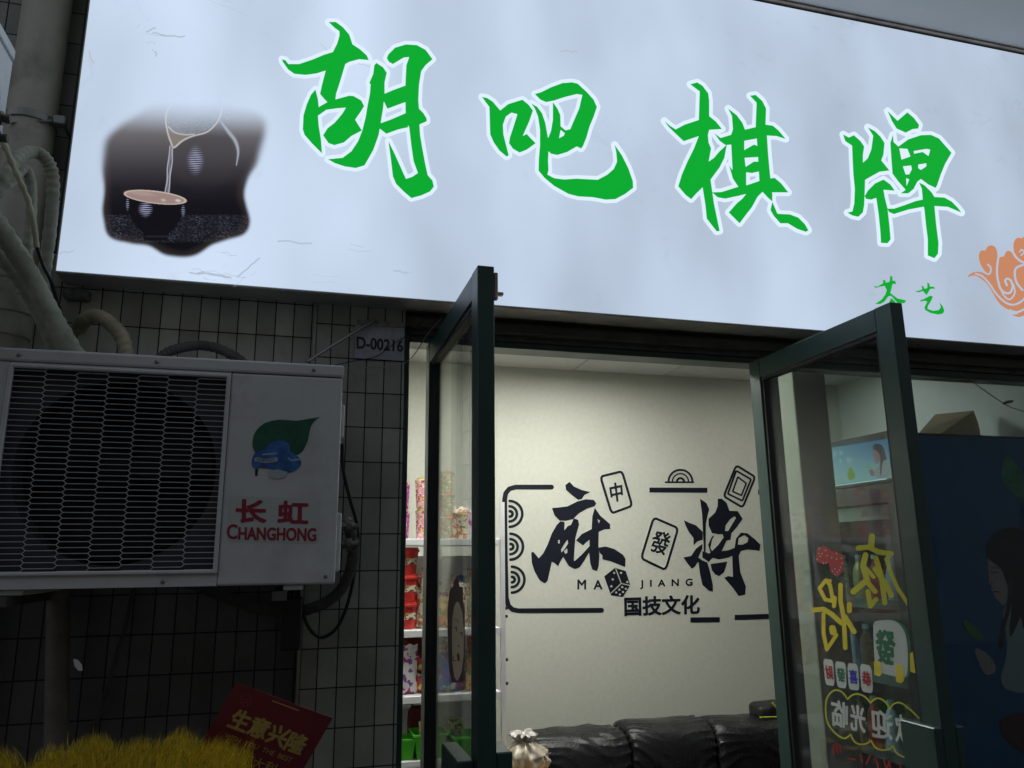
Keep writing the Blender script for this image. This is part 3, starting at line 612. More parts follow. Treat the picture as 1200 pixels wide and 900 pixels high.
    blend(smooth(1.03, .985, e), (.60, .49, .42)); e2 = np.hypot((X - 373) / 116, (Yt - 537.5) / 21.5)
    blend(smooth(1.0, .96, e2), (.36, .25, .235)); blend(smooth(1, .2, np.hypot((X - 320) / 80, (Yt - 528) / 14)) * .5, (.5, .38, .35)); blend(smooth(1, .3, np.hypot((X - 462) / 16, (Yt - 540) / 8)) * .8, (.7, .66, .66)); blend(smooth(1, .3, np.hypot((X - 405) / 14, (Yt - 545) / 9)) * .6, (.6, .56, .58))
    return np.clip(rgb, 0, 1), al
painted('teacup_picture', 100, 98, 325, 318, .5, teapic, SP, attr_mat('backlit picture print', .9), sg, .0012)

# ------------------------------------------------------------------ air conditioner
def screw(mb, x, y, z, r=.0055):
    mb.lathe([(r, 0), (r, -.0025), (r * .6, -.004), (.0001, -.0042)], (x, y, z), 10, 'Y')
def make_ac(name, label, X0, X1, Y0, Y1, Z0, Z1, group):
    t = thing(name, label, 'air conditioner', ((X0 + X1) / 2, (Y0 + Y1) / 2, Z0), group)
    gx0, gx1 = X0 + .032, X0 + .557; gz0, gz1 = Z0 + .030, Z1 - .041
    cs = MB()
    cs.box(X0, gx0, Y0, Y0 + .02, Z0, Z1 - .036, bev=.003); cs.box(gx1, X1, Y0, Y0 + .02, Z0, Z1 - .036, bev=.006, seg=2)
    cs.box(gx0 + .0002, gx1 - .0002, Y0 + .0005, Y0 + .02, Z0 + .0005, gz0); cs.box(gx0 + .0002, gx1 - .0002, Y0 + .0005, Y0 + .02, gz1, Z1 - .0365)
    cs.box(X0 + .001, X0 + .012, Y0 + .021, Y1, Z0, Z1 - .036); cs.box(X1 - .012, X1 - .001, Y0 + .021, Y1, Z0, Z1 - .036)
    cs.box(X0 + .013, X1 - .013, Y1 - .012, Y1, Z0, Z1 - .036); cs.box(X0 + .013, X1 - .013, Y0 + .021, Y1 - .013, Z0, Z0 + .012)
    cs.build('casing', M['accase'], t)
    MB().box(X0 - .003, X1 + .003, Y0 - .003, Y1 + .003, Z1 - .034, Z1, bev=.006, seg=2).build('top_panel', M['accase'], t)
    # shroud plate with a round opening, then the drum
    cx, cz, rr = (gx0 + gx1) / 2, (gz0 + gz1) / 2, .238
    v = []; f = []; n = 64
    for k in range(n):
        a = 2 * math.pi * k / n; ca, sa = math.cos(a), math.sin(a)
        v.append((cx + rr * ca, Y0 + .035, cz + rr * sa))
        m_ = max(abs(ca), abs(sa)); v.append((cx + .262 * ca / m_, Y0 + .035, cz + .258 * sa / m_)); v.append((cx + rr * ca, Y0 + .12, cz + rr * sa))
    for k in range(n):
        a, b = 3 * k, 3 * ((k + 1) % n); f += [(a, a + 1, b + 1, b), (a, b, b + 2, a + 2)]
    link_mesh('fan_shroud', v, f, M['acdark'], t)
    MB().box(gx0, gx1, Y0 + .13, Y0 + .14, gz0, gz1).build('coil_back', M['blackvoid'], t)
    fb = MB(); fb.lathe([(.045, 0), (.045, .04), (.02, .05)], (cx, Y0 + .06, cz), 20, 'Y')
    for q in range(3):
        pts = []; a0 = q * 2.094 + .4
        for i in range(9):
            for j in range(7):
                r_ = .04 + (.225 - .04) * j / 6; a = a0 + (i / 8 - .5) * 1.25 + .25 * j / 6
                pts.append((cx + r_ * math.cos(a), Y0 + .065 + .05 * i / 8, cz + r_ * math.sin(a)))
        fb.add(pts, [(i * 7 + j, i * 7 + j + 1, (i + 1) * 7 + j + 1, (i + 1) * 7 + j) for i in range(8) for j in range(6)])
    fb.build('fan', M['blackvoid'], t, smooth=True)
    # grille: raised rim and staggered wire mesh
    rim = MB(); o_, i_ = .0, .011
    rim.box(gx0, gx0 + i_, Y0 - .009, Y0 + .004, gz0, gz1, bev=.003); rim.box(gx1 - i_, gx1, Y0 - .009, Y0 + .004, gz0, gz1, bev=.003)
    rim.box(gx0 + .004, gx1 - .004, Y0 - .0085, Y0 + .004, gz0 + .0004, gz0 + i_, bev=.003); rim.box(gx0 + .004, gx1 - .004, Y0 - .0085, Y0 + .004, gz1 - i_, gz1 - .0004, bev=.003)
    g = rim.build('grille_frame', M['accase'], t)
    wm = MB(); ncol = 7; cw = (gx1 - gx0 - 2 * i_) / ncol; ph = .0141; rows = int((gz1 - gz0 - 2 * i_) / ph); e = .0035; yw = Y0 - .003; rw = .0011
    for c in range(ncol):
        xa, xb = gx0 + i_ + c * cw, gx0 + i_ + (c + 1) * cw
        for r_ in range(rows + 1):
            z = gz0 + i_ + r_ * ph + (ph / 2 if c % 2 else 0)
            if z > gz1 - i_: continue
            wm.tube([(xa + (e if c else 0), yw, z), (xb - (e if c < ncol - 1 else 0), yw, z)], rw, 4, False)
            if c < ncol - 1:
                for dz in (-ph / 2, ph / 2):
                    z2 = z + dz
                    if gz0 + i_ < z2 < gz1 - i_ + .002: wm.tube([(xb - e, yw, z), (xb + e, yw, z2)], rw, 4, False)
    wm.build('wire_mesh', M['acplast'], g)
    for sx_, sy_, sz_ in ((X0 + .05, Y0 - .003, Z1 - .018), (X0 + .37, Y0 - .003, Z1 - .018), (X0 + .77, Y0 - .003, Z1 - .018), (X0 + .43, Y0, Z0 + .013), (X1 - .025, Y0, Z0 + .02)):
        sm = MB(); screw(sm, sx_, sy_, sz_); sm.build('screw', M['steel'], t, smooth=False)
    # handle recess cover and valve cover on the right flank
    hd = MB(); hd.box(X1 - .001, X1 + .014, Y0 + .10, Y0 + .25, Z1 - .19, Z1 - .09, bev=.006, seg=2)
    hd.build('side_handle', M['accase'], t)
    vc = MB(); vc.box(X1 - .001, X1 + .016, Y0 + .08, Y0 + .27, Z0 + .03, Z0 + .19, bev=.006, seg=2); vc.build('valve_cover', M['accase'], t)
    va = MB()
    for zz in (.155, .105):
        va.lathe([(.012, .0), (.012, .018), (.017, .018), (.017, .036), (.010, .036), (.010, .052)], (X1 + .016, Y0 + .17, Z0 + zz), 8, 'X')
        va.lathe([(.011, -.0), (.014, -.004), (.014, -.03), (.008, -.034)], (X1 + .042, Y0 + .17, Z0 + zz + .0), 6, 'Y')
    va.build('service_valve', M['brass'], t)
    for fx in (.07, X1 - X0 - .13):
        ft = MB(); ft.box(X0 + fx, X0 + fx + .05, Y0 + .012, Y1 + .02, Z0 - .014, Z0 - .001, bev=.002); ft.build('foot_bar', M['accase'], t)
    return t
AY = 2.15
ac = make_ac('air_conditioner', 'white outdoor air conditioner unit with red lettering and wire grille beside the doorway', -.742, .108, AY, 2.47, 1.586, 2.178, 'outdoor air conditioner units')
AP = YP(AY); cl_ = crop(270, 470, 3.913)
lg = art('leaf_logo', [P_(cl_, [(415,73),(398,82),(380,98),(368,120),(361,150),(355,180),(345,205),(330,232),(310,246),(250,250),(180,245),(130,250),(112,235),(102,210),(101,185),(106,160),(117,137),(134,117),(158,100),(190,90),(225,85),(265,87),(300,90),(335,86),(365,80),(395,76)])], AP, M['leafg'], ac, .001, cell=.4)
art('globe_print', [PR(cl_, [(150,225),(190,185),(240,178),(275,200),(270,230),(300,245),(325,270),(322,300),(290,325),(250,330),(200,315),(150,305),(110,310),(95,290),(103,250),(120,232)])], AP, M['blue'], lg, .0018, cell=.4)
art('white_print', [P_(cl_, [(175,320),(215,312),(262,325),(250,350),(210,358),(175,345)]), ('line', cl_([(120, 268), (160, 274), (208, 268)]), 2.6), ('line', cl_([(265, 262), (282, 272), (315, 268)]), .8), ('line', cl_([(150, 245), (210, 240)]), .8)], AP, M['logowhite'], lg, .0024, cell=.4)
text('logo_lettering', 'ENERGY', [(301, 537), (322, 536.5), (322, 540.5), (301, 541)], AP, M['stblue'], lg, .003, bold=.01)
art('leaf_stem', [P_(cl_, [(113,310),(127,310),(125,343),(113,343)])], AP, M['black'], lg, .001, cell=.4)
st = art('lettering_sticker', [('poly', [(268, 581), (376, 585), (374, 637), (266, 634)])], AP, M['sticker'], ac, .0008, cell=1)
text('lettering', '长', [(277.5, 585.5), (311.5, 586.5), (311, 612.5), (277, 611.5)], AP, M['red'], st, .0018, bold=.085)
text('lettering', '虹', [(326.5, 587.5), (361, 588.3), (360.3, 613), (326, 612)], AP, M['red'], st, .0018, bold=.085)
text('lettering', 'C', [(266.5, 614.5), (278, 614.8), (277.6, 631.5), (266, 631.3)], AP, M['red'], st, .0018, bold=.06)
text('lettering', 'HANGHONG', [(280, 618), (370.5, 619.3), (370, 634), (279.5, 632)], AP, M['red'], st, .0018, bold=.085)
# second unit, higher up, mostly out of frame: only its right flank shows
ac2 = make_ac('air_conditioner', 'white outdoor air conditioner unit high up at the left edge beside the drain pipe', -1.60, -.752, 1.70, 2.02, 2.50, 2.93, 'outdoor air conditioner units')

# wall brackets under the first unit
for xb, lab in ((-.66, 'rusty steel wall bracket under the grille end of the air conditioner'), (-.03, 'rusty steel wall bracket under the lettered end of the air conditioner')):
    b = thing('wall_bracket', lab, 'bracket', (xb, 2.5, 1.25), 'wall brackets under the air conditioner')
    MB().box(xb - .018, xb + .018, 2.12, 2.648, 1.548, 1.57).build('arm', M['darkbeam'], b)
    MB().box(xb - .018, xb + .018, 2.63, 2.649, 1.44, 1.547).build('wall_strip', M['darkbeam'], b)

# ------------------------------------------------------------------ pipes and cables
dp = thing('drain_pipe', 'thick cream drain pipe rising up the wall left of the sign', 'drain pipe', (-.875, 2.55, 0))
MB().lathe([(.07, 0), (.07, 5.1)], (-.875, 2.55, 0), 32).build('pipe', M['pvc'], dp, smooth=True)
MB().lathe([(.071, 2.30), (.077, 2.305), (.077, 2.37), (.083, 2.375), (.083, 2.47), (.087, 2.475), (.087, 2.497), (.071, 2.50)], (-.875, 2.55, 0), 32).build('coupling', M['pvc'], dp)
cp = MB(); cp.lathe([(.071, 3.0), (.075, 3.003), (.075, 3.027), (.071, 3.03)], (-.875, 2.55, 0), 28); cp.box(-.80, -.765, 2.5, 2.53, 3.0, 3.03, bev=.003); cp.tube([(-.778, 2.515, 3.015), (-.778, 2.62, 3.015)], .006, 8); cp.tube([(-.80, 2.50, 3.005), (-.93, 2.478, 2.965)], .004, 6)
cp.build('clamp', M['trim'], dp)
def pipe(name, label, cat, pts, ys, r, m, k=8, n=12, group=None, lump=0.0):
    if name == 'insulated_pipe': k = 14; lump *= 1.3
    p = px_path(pts, ys, k); rr = [r * (1 + lump * math.sin(i * 1.7) + lump * (1 if i % 4 == 0 else -.4) + lump * .5 * random.uniform(-1, 1)) for i in range(len(p))]
    o = MB().tube(p, rr, n).build(name, m, smooth=True); return tag(o, label, cat, group)
PG = 'pipes and cables on the wall around the air conditioner'
pipe('insulated_pipe', 'grey green wrapped pipe looping up and over like an arch near the sign corner', 'pipe', [(-25, 225), (5, 205), (22, 184), (40, 178), (55, 188), (62, 212), (60, 255), (54, 305), (50, 350), (60, 405)], [2.2, 2.2, 2.25, 2.3, 2.32, 2.34, 2.36, 2.4, 2.45, 2.5], .0175, M['wrap'], group=PG, lump=.05)
pipe('insulated_pipe', 'shorter wrapped pipe curling down behind the arched one', 'pipe', [(-20, 240), (10, 215), (28, 198), (36, 215), (36, 260), (30, 310), (25, 345)], [2.3, 2.35, 2.4, 2.42, 2.43, 2.44, 2.46], .015, M['wrap'], group=PG, lump=.05)
pipe('insulated_pipe', 'thick dark green wrapped pipe slanting down to the air conditioner top', 'pipe', [(-30, 230), (0, 268), (28, 310), (50, 350), (72, 390), (98, 432)], [2.1, 2.2, 2.28, 2.33, 2.37, 2.42], .0265, M['wrap'], group=PG, lump=.03)
pipe('insulated_pipe', 'second slanting wrapped pipe tucked under the thick dark green one', 'pipe', [(-20, 270), (15, 315), (38, 350), (55, 385), (72, 425)], [2.3, 2.35, 2.4, 2.43, 2.46], .022, M['wrap'], group=PG, lump=.04)
pipe('twisted_cable', 'thin yellowed cable twisted round a pipe at the left edge', 'cable', [(-8, 140), (6, 172), (20, 205), (33, 235), (40, 265), (43, 290)], [2.1, 2.12, 2.15, 2.18, 2.2, 2.22], .0075, M['yellowed'], group=PG, lump=.12)
pipe('black_cable', 'short black cable running from the yellowed cable to the sign corner', 'cable', [(43, 288), (50, 310), (60, 330), (66, 350), (80, 395)], [2.22, 2.3, 2.35, 2.4, 2.5], .005, M['black'], group=PG)
pipe('insulated_pipe', 'brown stained elbow pipe coming out of the wall above the grille', 'pipe', [(92, 385), (101, 374), (113, 370), (128, 378), (143, 395), (150, 425)], [2.64, 2.56, 2.52, 2.5, 2.48, 2.46], .0215, M['wrap2'], group=PG, lump=.04)
pipe('insulated_pipe', 'dark foam pipe arching behind the top of the air conditioner', 'pipe', [(180, 428), (195, 414), (215, 407), (238, 405), (262, 411), (285, 425), (298, 440)], 2.52, .016, M['wrap3'], group=PG, lump=.04)
pipe('insulated_pipe', 'grey foam pipe drooping from the valves beneath the air conditioner', 'pipe', [(406, 610), (414, 640), (408, 675), (388, 702), (350, 716), (300, 712), (240, 690), (190, 672)], [2.34, 2.42, 2.47, 2.5, 2.52, 2.55, 2.57, 2.6], .017, M['wrap3'], group=PG, lump=.04)
pipe('black_cable', 'black power cable looping from the right side of the air conditioner', 'cable', [(401, 520), (402, 550), (410, 585), (419, 620), (417, 660), (408, 705), (395, 735), (378, 747), (365, 740), (356, 722), (352, 700)], [2.4, 2.42, 2.45, 2.48, 2.5, 2.53, 2.55, 2.56, 2.55, 2.5, 2.45], .0052, M['black'], group=PG)
pipe('steel_rod', 'thin grey rod slanting up from the air conditioner to the number plate', 'rod', [(360, 424), (384, 408.7), (412, 391.3), (440, 374)], [2.5, 2.53, 2.56, 2.585], .0055, M['trim'], n=8, group=PG)
pipe('thin_wire', 'thin pale wire sagging between the air conditioner top and the left door', 'wire', [(392, 432), (420, 431), (450, 430), (472, 426), (486, 415), (502, 390), (520, 370)], [2.5, 2.55, 2.58, 2.58, 2.6, 2.6, 2.6], .0016, M['trim'], n=6, group=PG)
pipe('thin_wire', 'dark wire crossing over the number plate', 'wire', [(385, 430), (410, 424), (440, 418), (458, 405), (478, 392), (500, 372)], [2.55, 2.58, 2.585, 2.58, 2.59, 2.6], .0016, M['black'], n=6, group=PG)
pipe('drain_pipe', 'brownish vertical pipe under the grille end of the air conditioner', 'drain pipe', [(69, 660), (68, 730), (67, 800), (66, 870), (65, 1000)], 2.5, .030, mat('grimy brown pipe', (.15, .13, .12), .6, var=.3, scale=12), n=18)
pipe('bracket_rod', 'faint slanting rod on the dark wall right of the brownish pipe', 'rod', [(156, 690), (150, 720), (131, 790), (108, 860)], 2.6, .007, M['wrap3'], n=8)
jb = thing('junction_box', 'black cable box hanging below the air conditioner corner', 'cable box', (.0, 2.42, 1.4))
q = YP(2.42).px([(331, 700), (352, 762)]); MB().box(q[0][0], q[1][0], 2.42, 2.47, q[1][2], q[0][2], bev=.004).build('box_body', M['black'], jb)
MB().tube([((q[0][0] + q[1][0]) / 2, 2.44, q[0][2]), ((q[0][0] + q[1][0]) / 2, 2.44, 1.58)], .006, 8).build('cable_stub', M['black'], jb)
pt = art('paper_tag', [('poly', [(86, 772), (91, 773), (96, 779), (97, 786), (92, 786), (87, 780)])], YP(2.3), M['petal'], None, 0, cell=.4)
pt.modifiers.new('thickness', 'SOLIDIFY').thickness = .001
tag(pt, 'small white leaf-shaped scrap beside the brownish pipe', 'paper scrap')
# brick patch and fixing near the elbow pipe
fx = MB(); q = YP(2.62).px([(76, 338), (104, 352)]); fx.box(q[0][0], q[1][0], 2.6, 2.648, q[1][2], q[0][2], bev=.004)
tag(fx.build('cement_lump', mat('rough cement', (.2, .2, .2), .95, var=.4, scale=40, bump=1, bscale=50)), 'grey lump of rough cement under the sign corner', 'cement patch')
# hanging wire at the right
pw = thing('hanging_wire', 'thin wire with a small clip slanting across the window over the fridge', 'wire', tuple(YP(2.55).px([(1075, 405)])[0]))
MB().tube(px_path([(1070, 400), (1090, 415), (1120, 433), (1150, 455), (1175, 472), (1190, 479), (1215, 482), (1300, 470)], 2.55), .0018, 6).build('wire', M['wrap3'], pw)
MB().tube(px_path([(1175, 473), (1181, 471), (1187, 470)], 2.545, 4), [.003 + .003 * math.sin(math.pi * i / 8) for i in range(9)], 8).build('clip', M['wrap3'], pw, smooth=True)

# number plate
NP = YP(2.596)
npl = thing('number_plate', 'weathered bluish metal plate numbered D-00216 on the tiled pillar', 'number plate', tuple(NP.px([(446, 424)])[0]))
q = NP.px([(416.5, 381), (475, 424)])
MB().box(q[0][0], .334, 2.593, 2.5985, q[1][2] + .002, q[0][2], bev=.001).build('plate', M['plate'], npl)
MB().box(q[0][0] + .004, .333, 2.5945, 2.599, q[0][2] + .001, 2.452, bev=.001).build('plaster_patch', mat('flaking plaster', (.26, .26, .24), .9, var=.5, scale=30, dirt=(.34, .33, .28), dirt_amt=.8, dirt_scale=18, bump=1, bscale=40), npl)
text('lettering', 'D-00216', [(418.5, 394.5), (472.5, 399.5), (472, 412), (418.3, 408)], YP(2.5925), M['ink'], npl, .001, bold=.06)

# ------------------------------------------------------------------ doorway frame, doors, window
fr = thing('door_frame', 'dark green metal door frame lining the open doorway', 'door frame', (1.1, 2.7, 0))
MB().box(.338, .362, 2.66, 2.76, 0, 2.428, bev=.002).build('jamb', M['doorgreen'], fr)
MB().box(1.80, 1.86, 2.66, 2.76, 0, 2.428, bev=.002).build('jamb', M['doorgreen'], fr)
MB().box(.363, 1.799, 2.665, 2.755, 2.405, 2.428, bev=.002).build('head', M['doorgreen'], fr)
def door(label, X0, X1, Y0, Y1, ztop, side):
    t = thing('glass_door', label, 'door', ((X0 + X1) / 2, Y1, 0), 'open glass door leaves of the shop')
    xm = (X0 + X1) / 2; sw, rw_ = .07, .075
    f = MB()
    f.box(X0, X1, Y0, Y0 + sw, .01, ztop, bev=.002); f.box(X0, X1, Y1 - sw, Y1, .01, ztop, bev=.002)
    f.box(X0 + .0008, X1 - .0008, Y0 + sw + .0002, Y1 - sw - .0002, ztop - rw_, ztop - .001, bev=.002); f.box(X0 + .0008, X1 - .0008, Y0 + sw + .0002, Y1 - sw - .0002, .011, .13, bev=.002)
    f.build('frame', M['doorgreen'], t)
    g = MB()
    for a, b in ((Y0 + sw, Y0 + sw + .012), (Y1 - sw - .012, Y1 - sw)): g.box(xm - .016, xm + .016, a + .0003, b, .131, ztop - rw_)
    g.box(xm - .0155, xm + .0155, Y0 + sw + .0123, Y1 - sw - .0123, ztop - rw_ - .012, ztop - rw_ - .0003); g.build('gasket', M['gasket'], t)
    MB().box(xm - .003, xm + .003, Y0 + sw + .004, Y1 - sw - .004, .132, ztop - rw_ - .004).build('pane', M['glass'], t)
    return t
dl = door('narrow-looking left door leaf swung open beside the snack shelf, seen almost edge on', .428, .473, 1.868, 2.70, 2.40, -1)
dr = door('wide-looking right door leaf swung open, its glass covered with mahjong stickers', 1.728, 1.773, 1.874, 2.66, 2.405, -1)
# lock boxes on both free stiles
lb = MB(); lb.box(.386, .4275, 1.9, 2.1, 1.02, 1.19, bev=.003); lb.box(.4735, .512, 1.87, 1.98, 1.02, 1.21, bev=.003); lb.build('lock_box', M['doorgreen'], dl)
lb = MB(); lb.box(1.7, 1.7275, 1.872, 2.0, .98, 1.186, bev=.003); lb.box(1.7735, 1.80, 1.872, 1.98, .98, 1.186, bev=.003); lb.build('lock_box', M['doorgreen'], dr)
cb_ = MB(); cb_.box(.4735, .484, 1.87, 1.885, 2.31, 2.385, bev=.002); cb_.box(.4735, .50, 1.875, 1.89, 2.325, 2.333, bev=.001); cb_.build('latch', M['browntrim'], dl)
# left door sticker: generic cartoon face
LGP = XP(.4475); cs_ = crop(520, 660, 6.43)
stk = art('face_sticker', [P_(cs_, [(95,105),(112,130),(118,175),(145,180),(145,290),(160,330),(158,700),(150,880),(120,900),(60,900),(40,800),(28,500),(28,350),(45,200),(70,180),(75,140)])], LGP, M['brownv'], dl, .0045, cell=.25)
stk['label'] = 'brown and cream cartoon face sticker'
fc = art('face_shape', [P_(cs_, [(95,290),(115,295),(140,370),(152,500),(150,700),(135,820),(105,890),(80,860),(65,750),(62,600),(65,420),(78,330)])], LGP, M['creamv'], stk, .0052, cell=.25)
art('face_features', [('line', cs_([(80, 420), (100, 425), (110, 450)]), .35), ('line', cs_([(80, 490), (95, 480), (98, 510)]), .5), ('line', cs_([(120, 530), (138, 520), (136, 550)]), .5), ('line', cs_([(105, 620), (120, 625)]), .5), ('line', cs_([(72, 700), (72, 735), (95, 735)]), .4)], LGP, M['ink'], stk, .006, cell=.2)
art('face_mouth', [('poly', cs_([(98, 690), (112, 670), (118, 700), (120, 740), (104, 735)]))], LGP, M['stred'], stk, .006, cell=.2)

# right door stickers, seen from behind through the glass
DP = XP(1.7505); cy_ = crop(950, 610, 5.293); ct = crop(920, 680, 4.09)
def Ly(pts, r): return ('line', cy_(pts), r / 5.293 * 1.08)
y1 = art('brush_character', [Ly([(380,100),(375,160)],18), Ly([(295,170),(360,165),(420,195),(500,205)],15), Ly([(500,205),(470,240),(500,330),(540,420),(605,520)],11), Ly([(405,235),(440,350),(460,510)],15), Ly([(400,300),(470,400),(500,465)],15), Ly([(340,215),(325,280),(350,370),(265,440)],17), Ly([(350,380),(400,440)],14), Ly([(355,440),(370,530),(405,490)],14), Ly([(330,280),(390,350)],11)], DP, M['yel'], dr, .0045, cell=.4)
y2 = art('brush_character', [Ly([(120,375),(90,375),(55,420),(90,490),(140,500),(120,400),(95,370)],11), Ly([(150,480),(145,530)],12), Ly([(20,555),(80,550),(130,580),(190,635)],14), Ly([(80,580),(80,700),(100,800),(160,710)],11), Ly([(135,670),(140,690)],20), Ly([(185,400),(185,500),(205,600),(215,790)],13), Ly([(240,520),(240,560)],14), Ly([(215,600),(270,690)],14)], DP, M['yel2'], dr, .0045, cell=.4)
for pts, dots in (([(40,170),(80,160),(130,185),(130,250),(85,275),(35,250)], [(52,175),(92,185),(70,205),(60,222),(102,218),(40,240),(78,262),(98,262),(50,205)]), ([(100,215),(150,185),(205,220),(205,310),(165,350),(125,320),(110,260)], [(160,205),(190,235),(160,240),(130,230),(195,265),(185,290),(150,300),(135,315),(165,320),(150,335),(178,308)])):
    d_ = art('dice_sticker', [P_(cy_, pts)], DP, M['stred'], dr, .0048 + random.random() * .0004, cell=.35)
    art('dice_pips', [('line', cy_([p, (p[0] + .5, p[1])]), .75) for p in dots], DP, M['stwhite'], d_, .006, cell=.2)
tl = art('tile_sticker', [PR(ct, [(435,196),(510,184),(562,202),(592,248),(604,330),(600,455),(585,472),(440,440),(430,380)])], DP, M['stgreen'], dr, .0045, cell=.4)
art('tile_face', [PR(ct, [(425,200),(440,194),(500,188),(545,203),(577,250),(590,330),(588,452),(570,470),(530,462),(440,440),(428,380),(422,230)])], DP, M['stwhite'], tl, .0052, cell=.4)
text('lettering', '發', [ct([(436, 238)])[0], ct([(525, 245)])[0], ct([(527, 408)])[0], ct([(440, 392)])[0]], DP, M['stgreen'], tl, .0058, bold=.06, mirror=True)
art('yellow_fingers', [P_(ct, [(425,388),(440,384),(458,392),(464,450),(450,460),(428,452)]), P_(ct, [(528,408),(545,400),(565,410),(572,480),(555,494),(532,485)]), P_(ct, [(598,350),(610,343),(622,352),(638,435),(620,445),(600,436)])], DP, M['yel2'], tl, .0066, cell=.35)
for ch, qd, m_ in (('財', [(180,375),(232,382),(240,508),(192,500)], 'stred'), ('發', [(236,387),(292,395),(298,520),(248,512)], 'stgreen'), ('喜', [(296,395),(350,403),(360,530),(303,522)], 'stblue'), ('恭', [(356,398),(415,410),(425,543),(364,533)], 'stred')):
    b_ = art('small_tile_sticker', [('poly', rr(ct([(sum(a for a, _ in qd) / 4 + (x - sum(a for a, _ in qd) / 4) * .93, y) for x, y in qd]), .2))], DP, M['stwhite'], dr, .0046, grow=0, cell=.25)
    cx_ = sum(x for x, y in qd) / 4; cy2 = sum(y for x, y in qd) / 4
    text('lettering', ch, ct([(cx_ + (x - cx_) * .68, cy2 + (y - cy2) * .5) for x, y in qd]), DP, M[m_], b_, .0054, bold=.06, mirror=True)
lobes = ([(300,570),(272,535),(235,528),(203,560),(194,615),(203,680),(238,730),(282,757),(315,740)], [(300,570),(322,550),(352,546),(385,560),(410,588)], [(410,588),(432,568),(458,568),(485,588),(500,615)], [(500,615),(525,590),(560,590),(605,625),(640,660)],
         [(315,740),(332,772),(358,786),(390,783),(412,768)], [(412,768),(432,800),(460,813),(495,810),(518,795)], [(518,795),(535,828),(565,845),(605,850)])
art('cloud_border', [('line', sp2(ct(l_)), .95) for l_ in lobes], DP, M['yel'], dr, .0045, cell=.3)
for ch, qd in (('临', [(222,570),(298,590),(298,708),(228,695)]), ('光', [(312,592),(383,612),(383,730),(318,715)]), ('迎', [(412,615),(512,640),(512,765),(420,750)]), ('欢', [(528,640),(590,655),(590,780),(532,770)])):
    text('lettering', ch, ct(qd), DP, M['stwhite'], dr, .0045, bold=.05, mirror=True)
cr_ = crop(960, 850, 10.0)
art('red_lettering', [('line', cr_(p), 1.0) for p in ([(170,230),(175,330)], [(200,215),(215,330)], [(240,230),(250,320)], [(340,390),(420,400)], [(600,350),(550,450)], [(480,345),(500,430)], [(660,380),(690,480),(670,560)], [(760,400),(790,520),(820,420),(840,520)], [(950,460),(955,540)])], DP, M['stred'], dr, .0045, cell=.35)

# shop window right of the doorway
wn = thing('shop_window', 'large fixed shop window with the blue fridge standing behind its glass', 'window', (3.0, 2.7, 0))
wf = MB(); wf.box(4.14, 4.199, 2.665, 2.75, 0, 2.428, bev=.002); wf.box(1.861, 4.139, 2.666, 2.749, 2.40, 2.428, bev=.002); wf.box(1.861, 4.139, 2.666, 2.749, 0, .12, bev=.002); wf.build('frame', M['doorgreen'], wn)
MB().box(1.862, 4.138, 2.70, 2.706, .121, 2.399).build('pane', M['wglass'], wn)

# ------------------------------------------------------------------ inside: decal on the back wall
WP = YP(4.299)
dc = thing('wall_decal', 'large black mahjong decal with brush characters on the back wall', 'wall decal', (2.0, 4.297, 1.28))
c6 = crop(615, 560, 6.0); c7 = crop(740, 540, 5.294); c8 = crop(580, 540, 4.739)
ma = [P_(c6, [(315,28),(345,60),(400,85),(462,100),(420,120),(400,150),(375,155),(330,120),(290,85),(285,50)]),
 P_(c6, [(190,212),(240,208),(300,200),(370,165),(430,150),(485,155),(503,180),(490,200),(440,215),(380,250),(340,290),(290,302),(245,300),(210,265)]),
 P_(c6, [(250,305),(280,310),(278,370),(300,340),(325,330),(345,285),(375,295),(382,330),(365,390),(355,430),(350,500),(345,580),(350,585),(400,540),(455,480),(455,435),(430,455),(410,475),(360,440),(400,395),(470,360),(475,270),(492,210),(530,265),(600,325),(600,360),(560,362),(520,380),(518,480),(525,550),(520,620),(508,655),(475,645),(460,600),(452,525),(420,580),(385,630),(350,640),(310,620),(270,555),(250,590),(235,622),(210,600),(190,590),(180,640),(160,725),(140,742),(105,720),(70,660),(50,600),(45,525),(60,520),(98,565),(130,530),(160,470),(190,390),(225,330)]),
 P_(c6, [(520,490),(570,482),(630,500),(690,540),(708,570),(706,628),(660,608),(600,585),(545,572),(545,545),(525,525)])]
ma_h = [P_(c6, q) for q in ([(233,440),(245,435),(245,460),(235,462)], [(255,505),(275,470),(300,435),(305,460),(280,500),(258,525)], [(275,515),(298,495),(300,525),(285,535)], [(510,290),(530,300),(520,320)])]
art('character', ma, WP, M['decal'], dc, .001, ma_h, cell=.4)
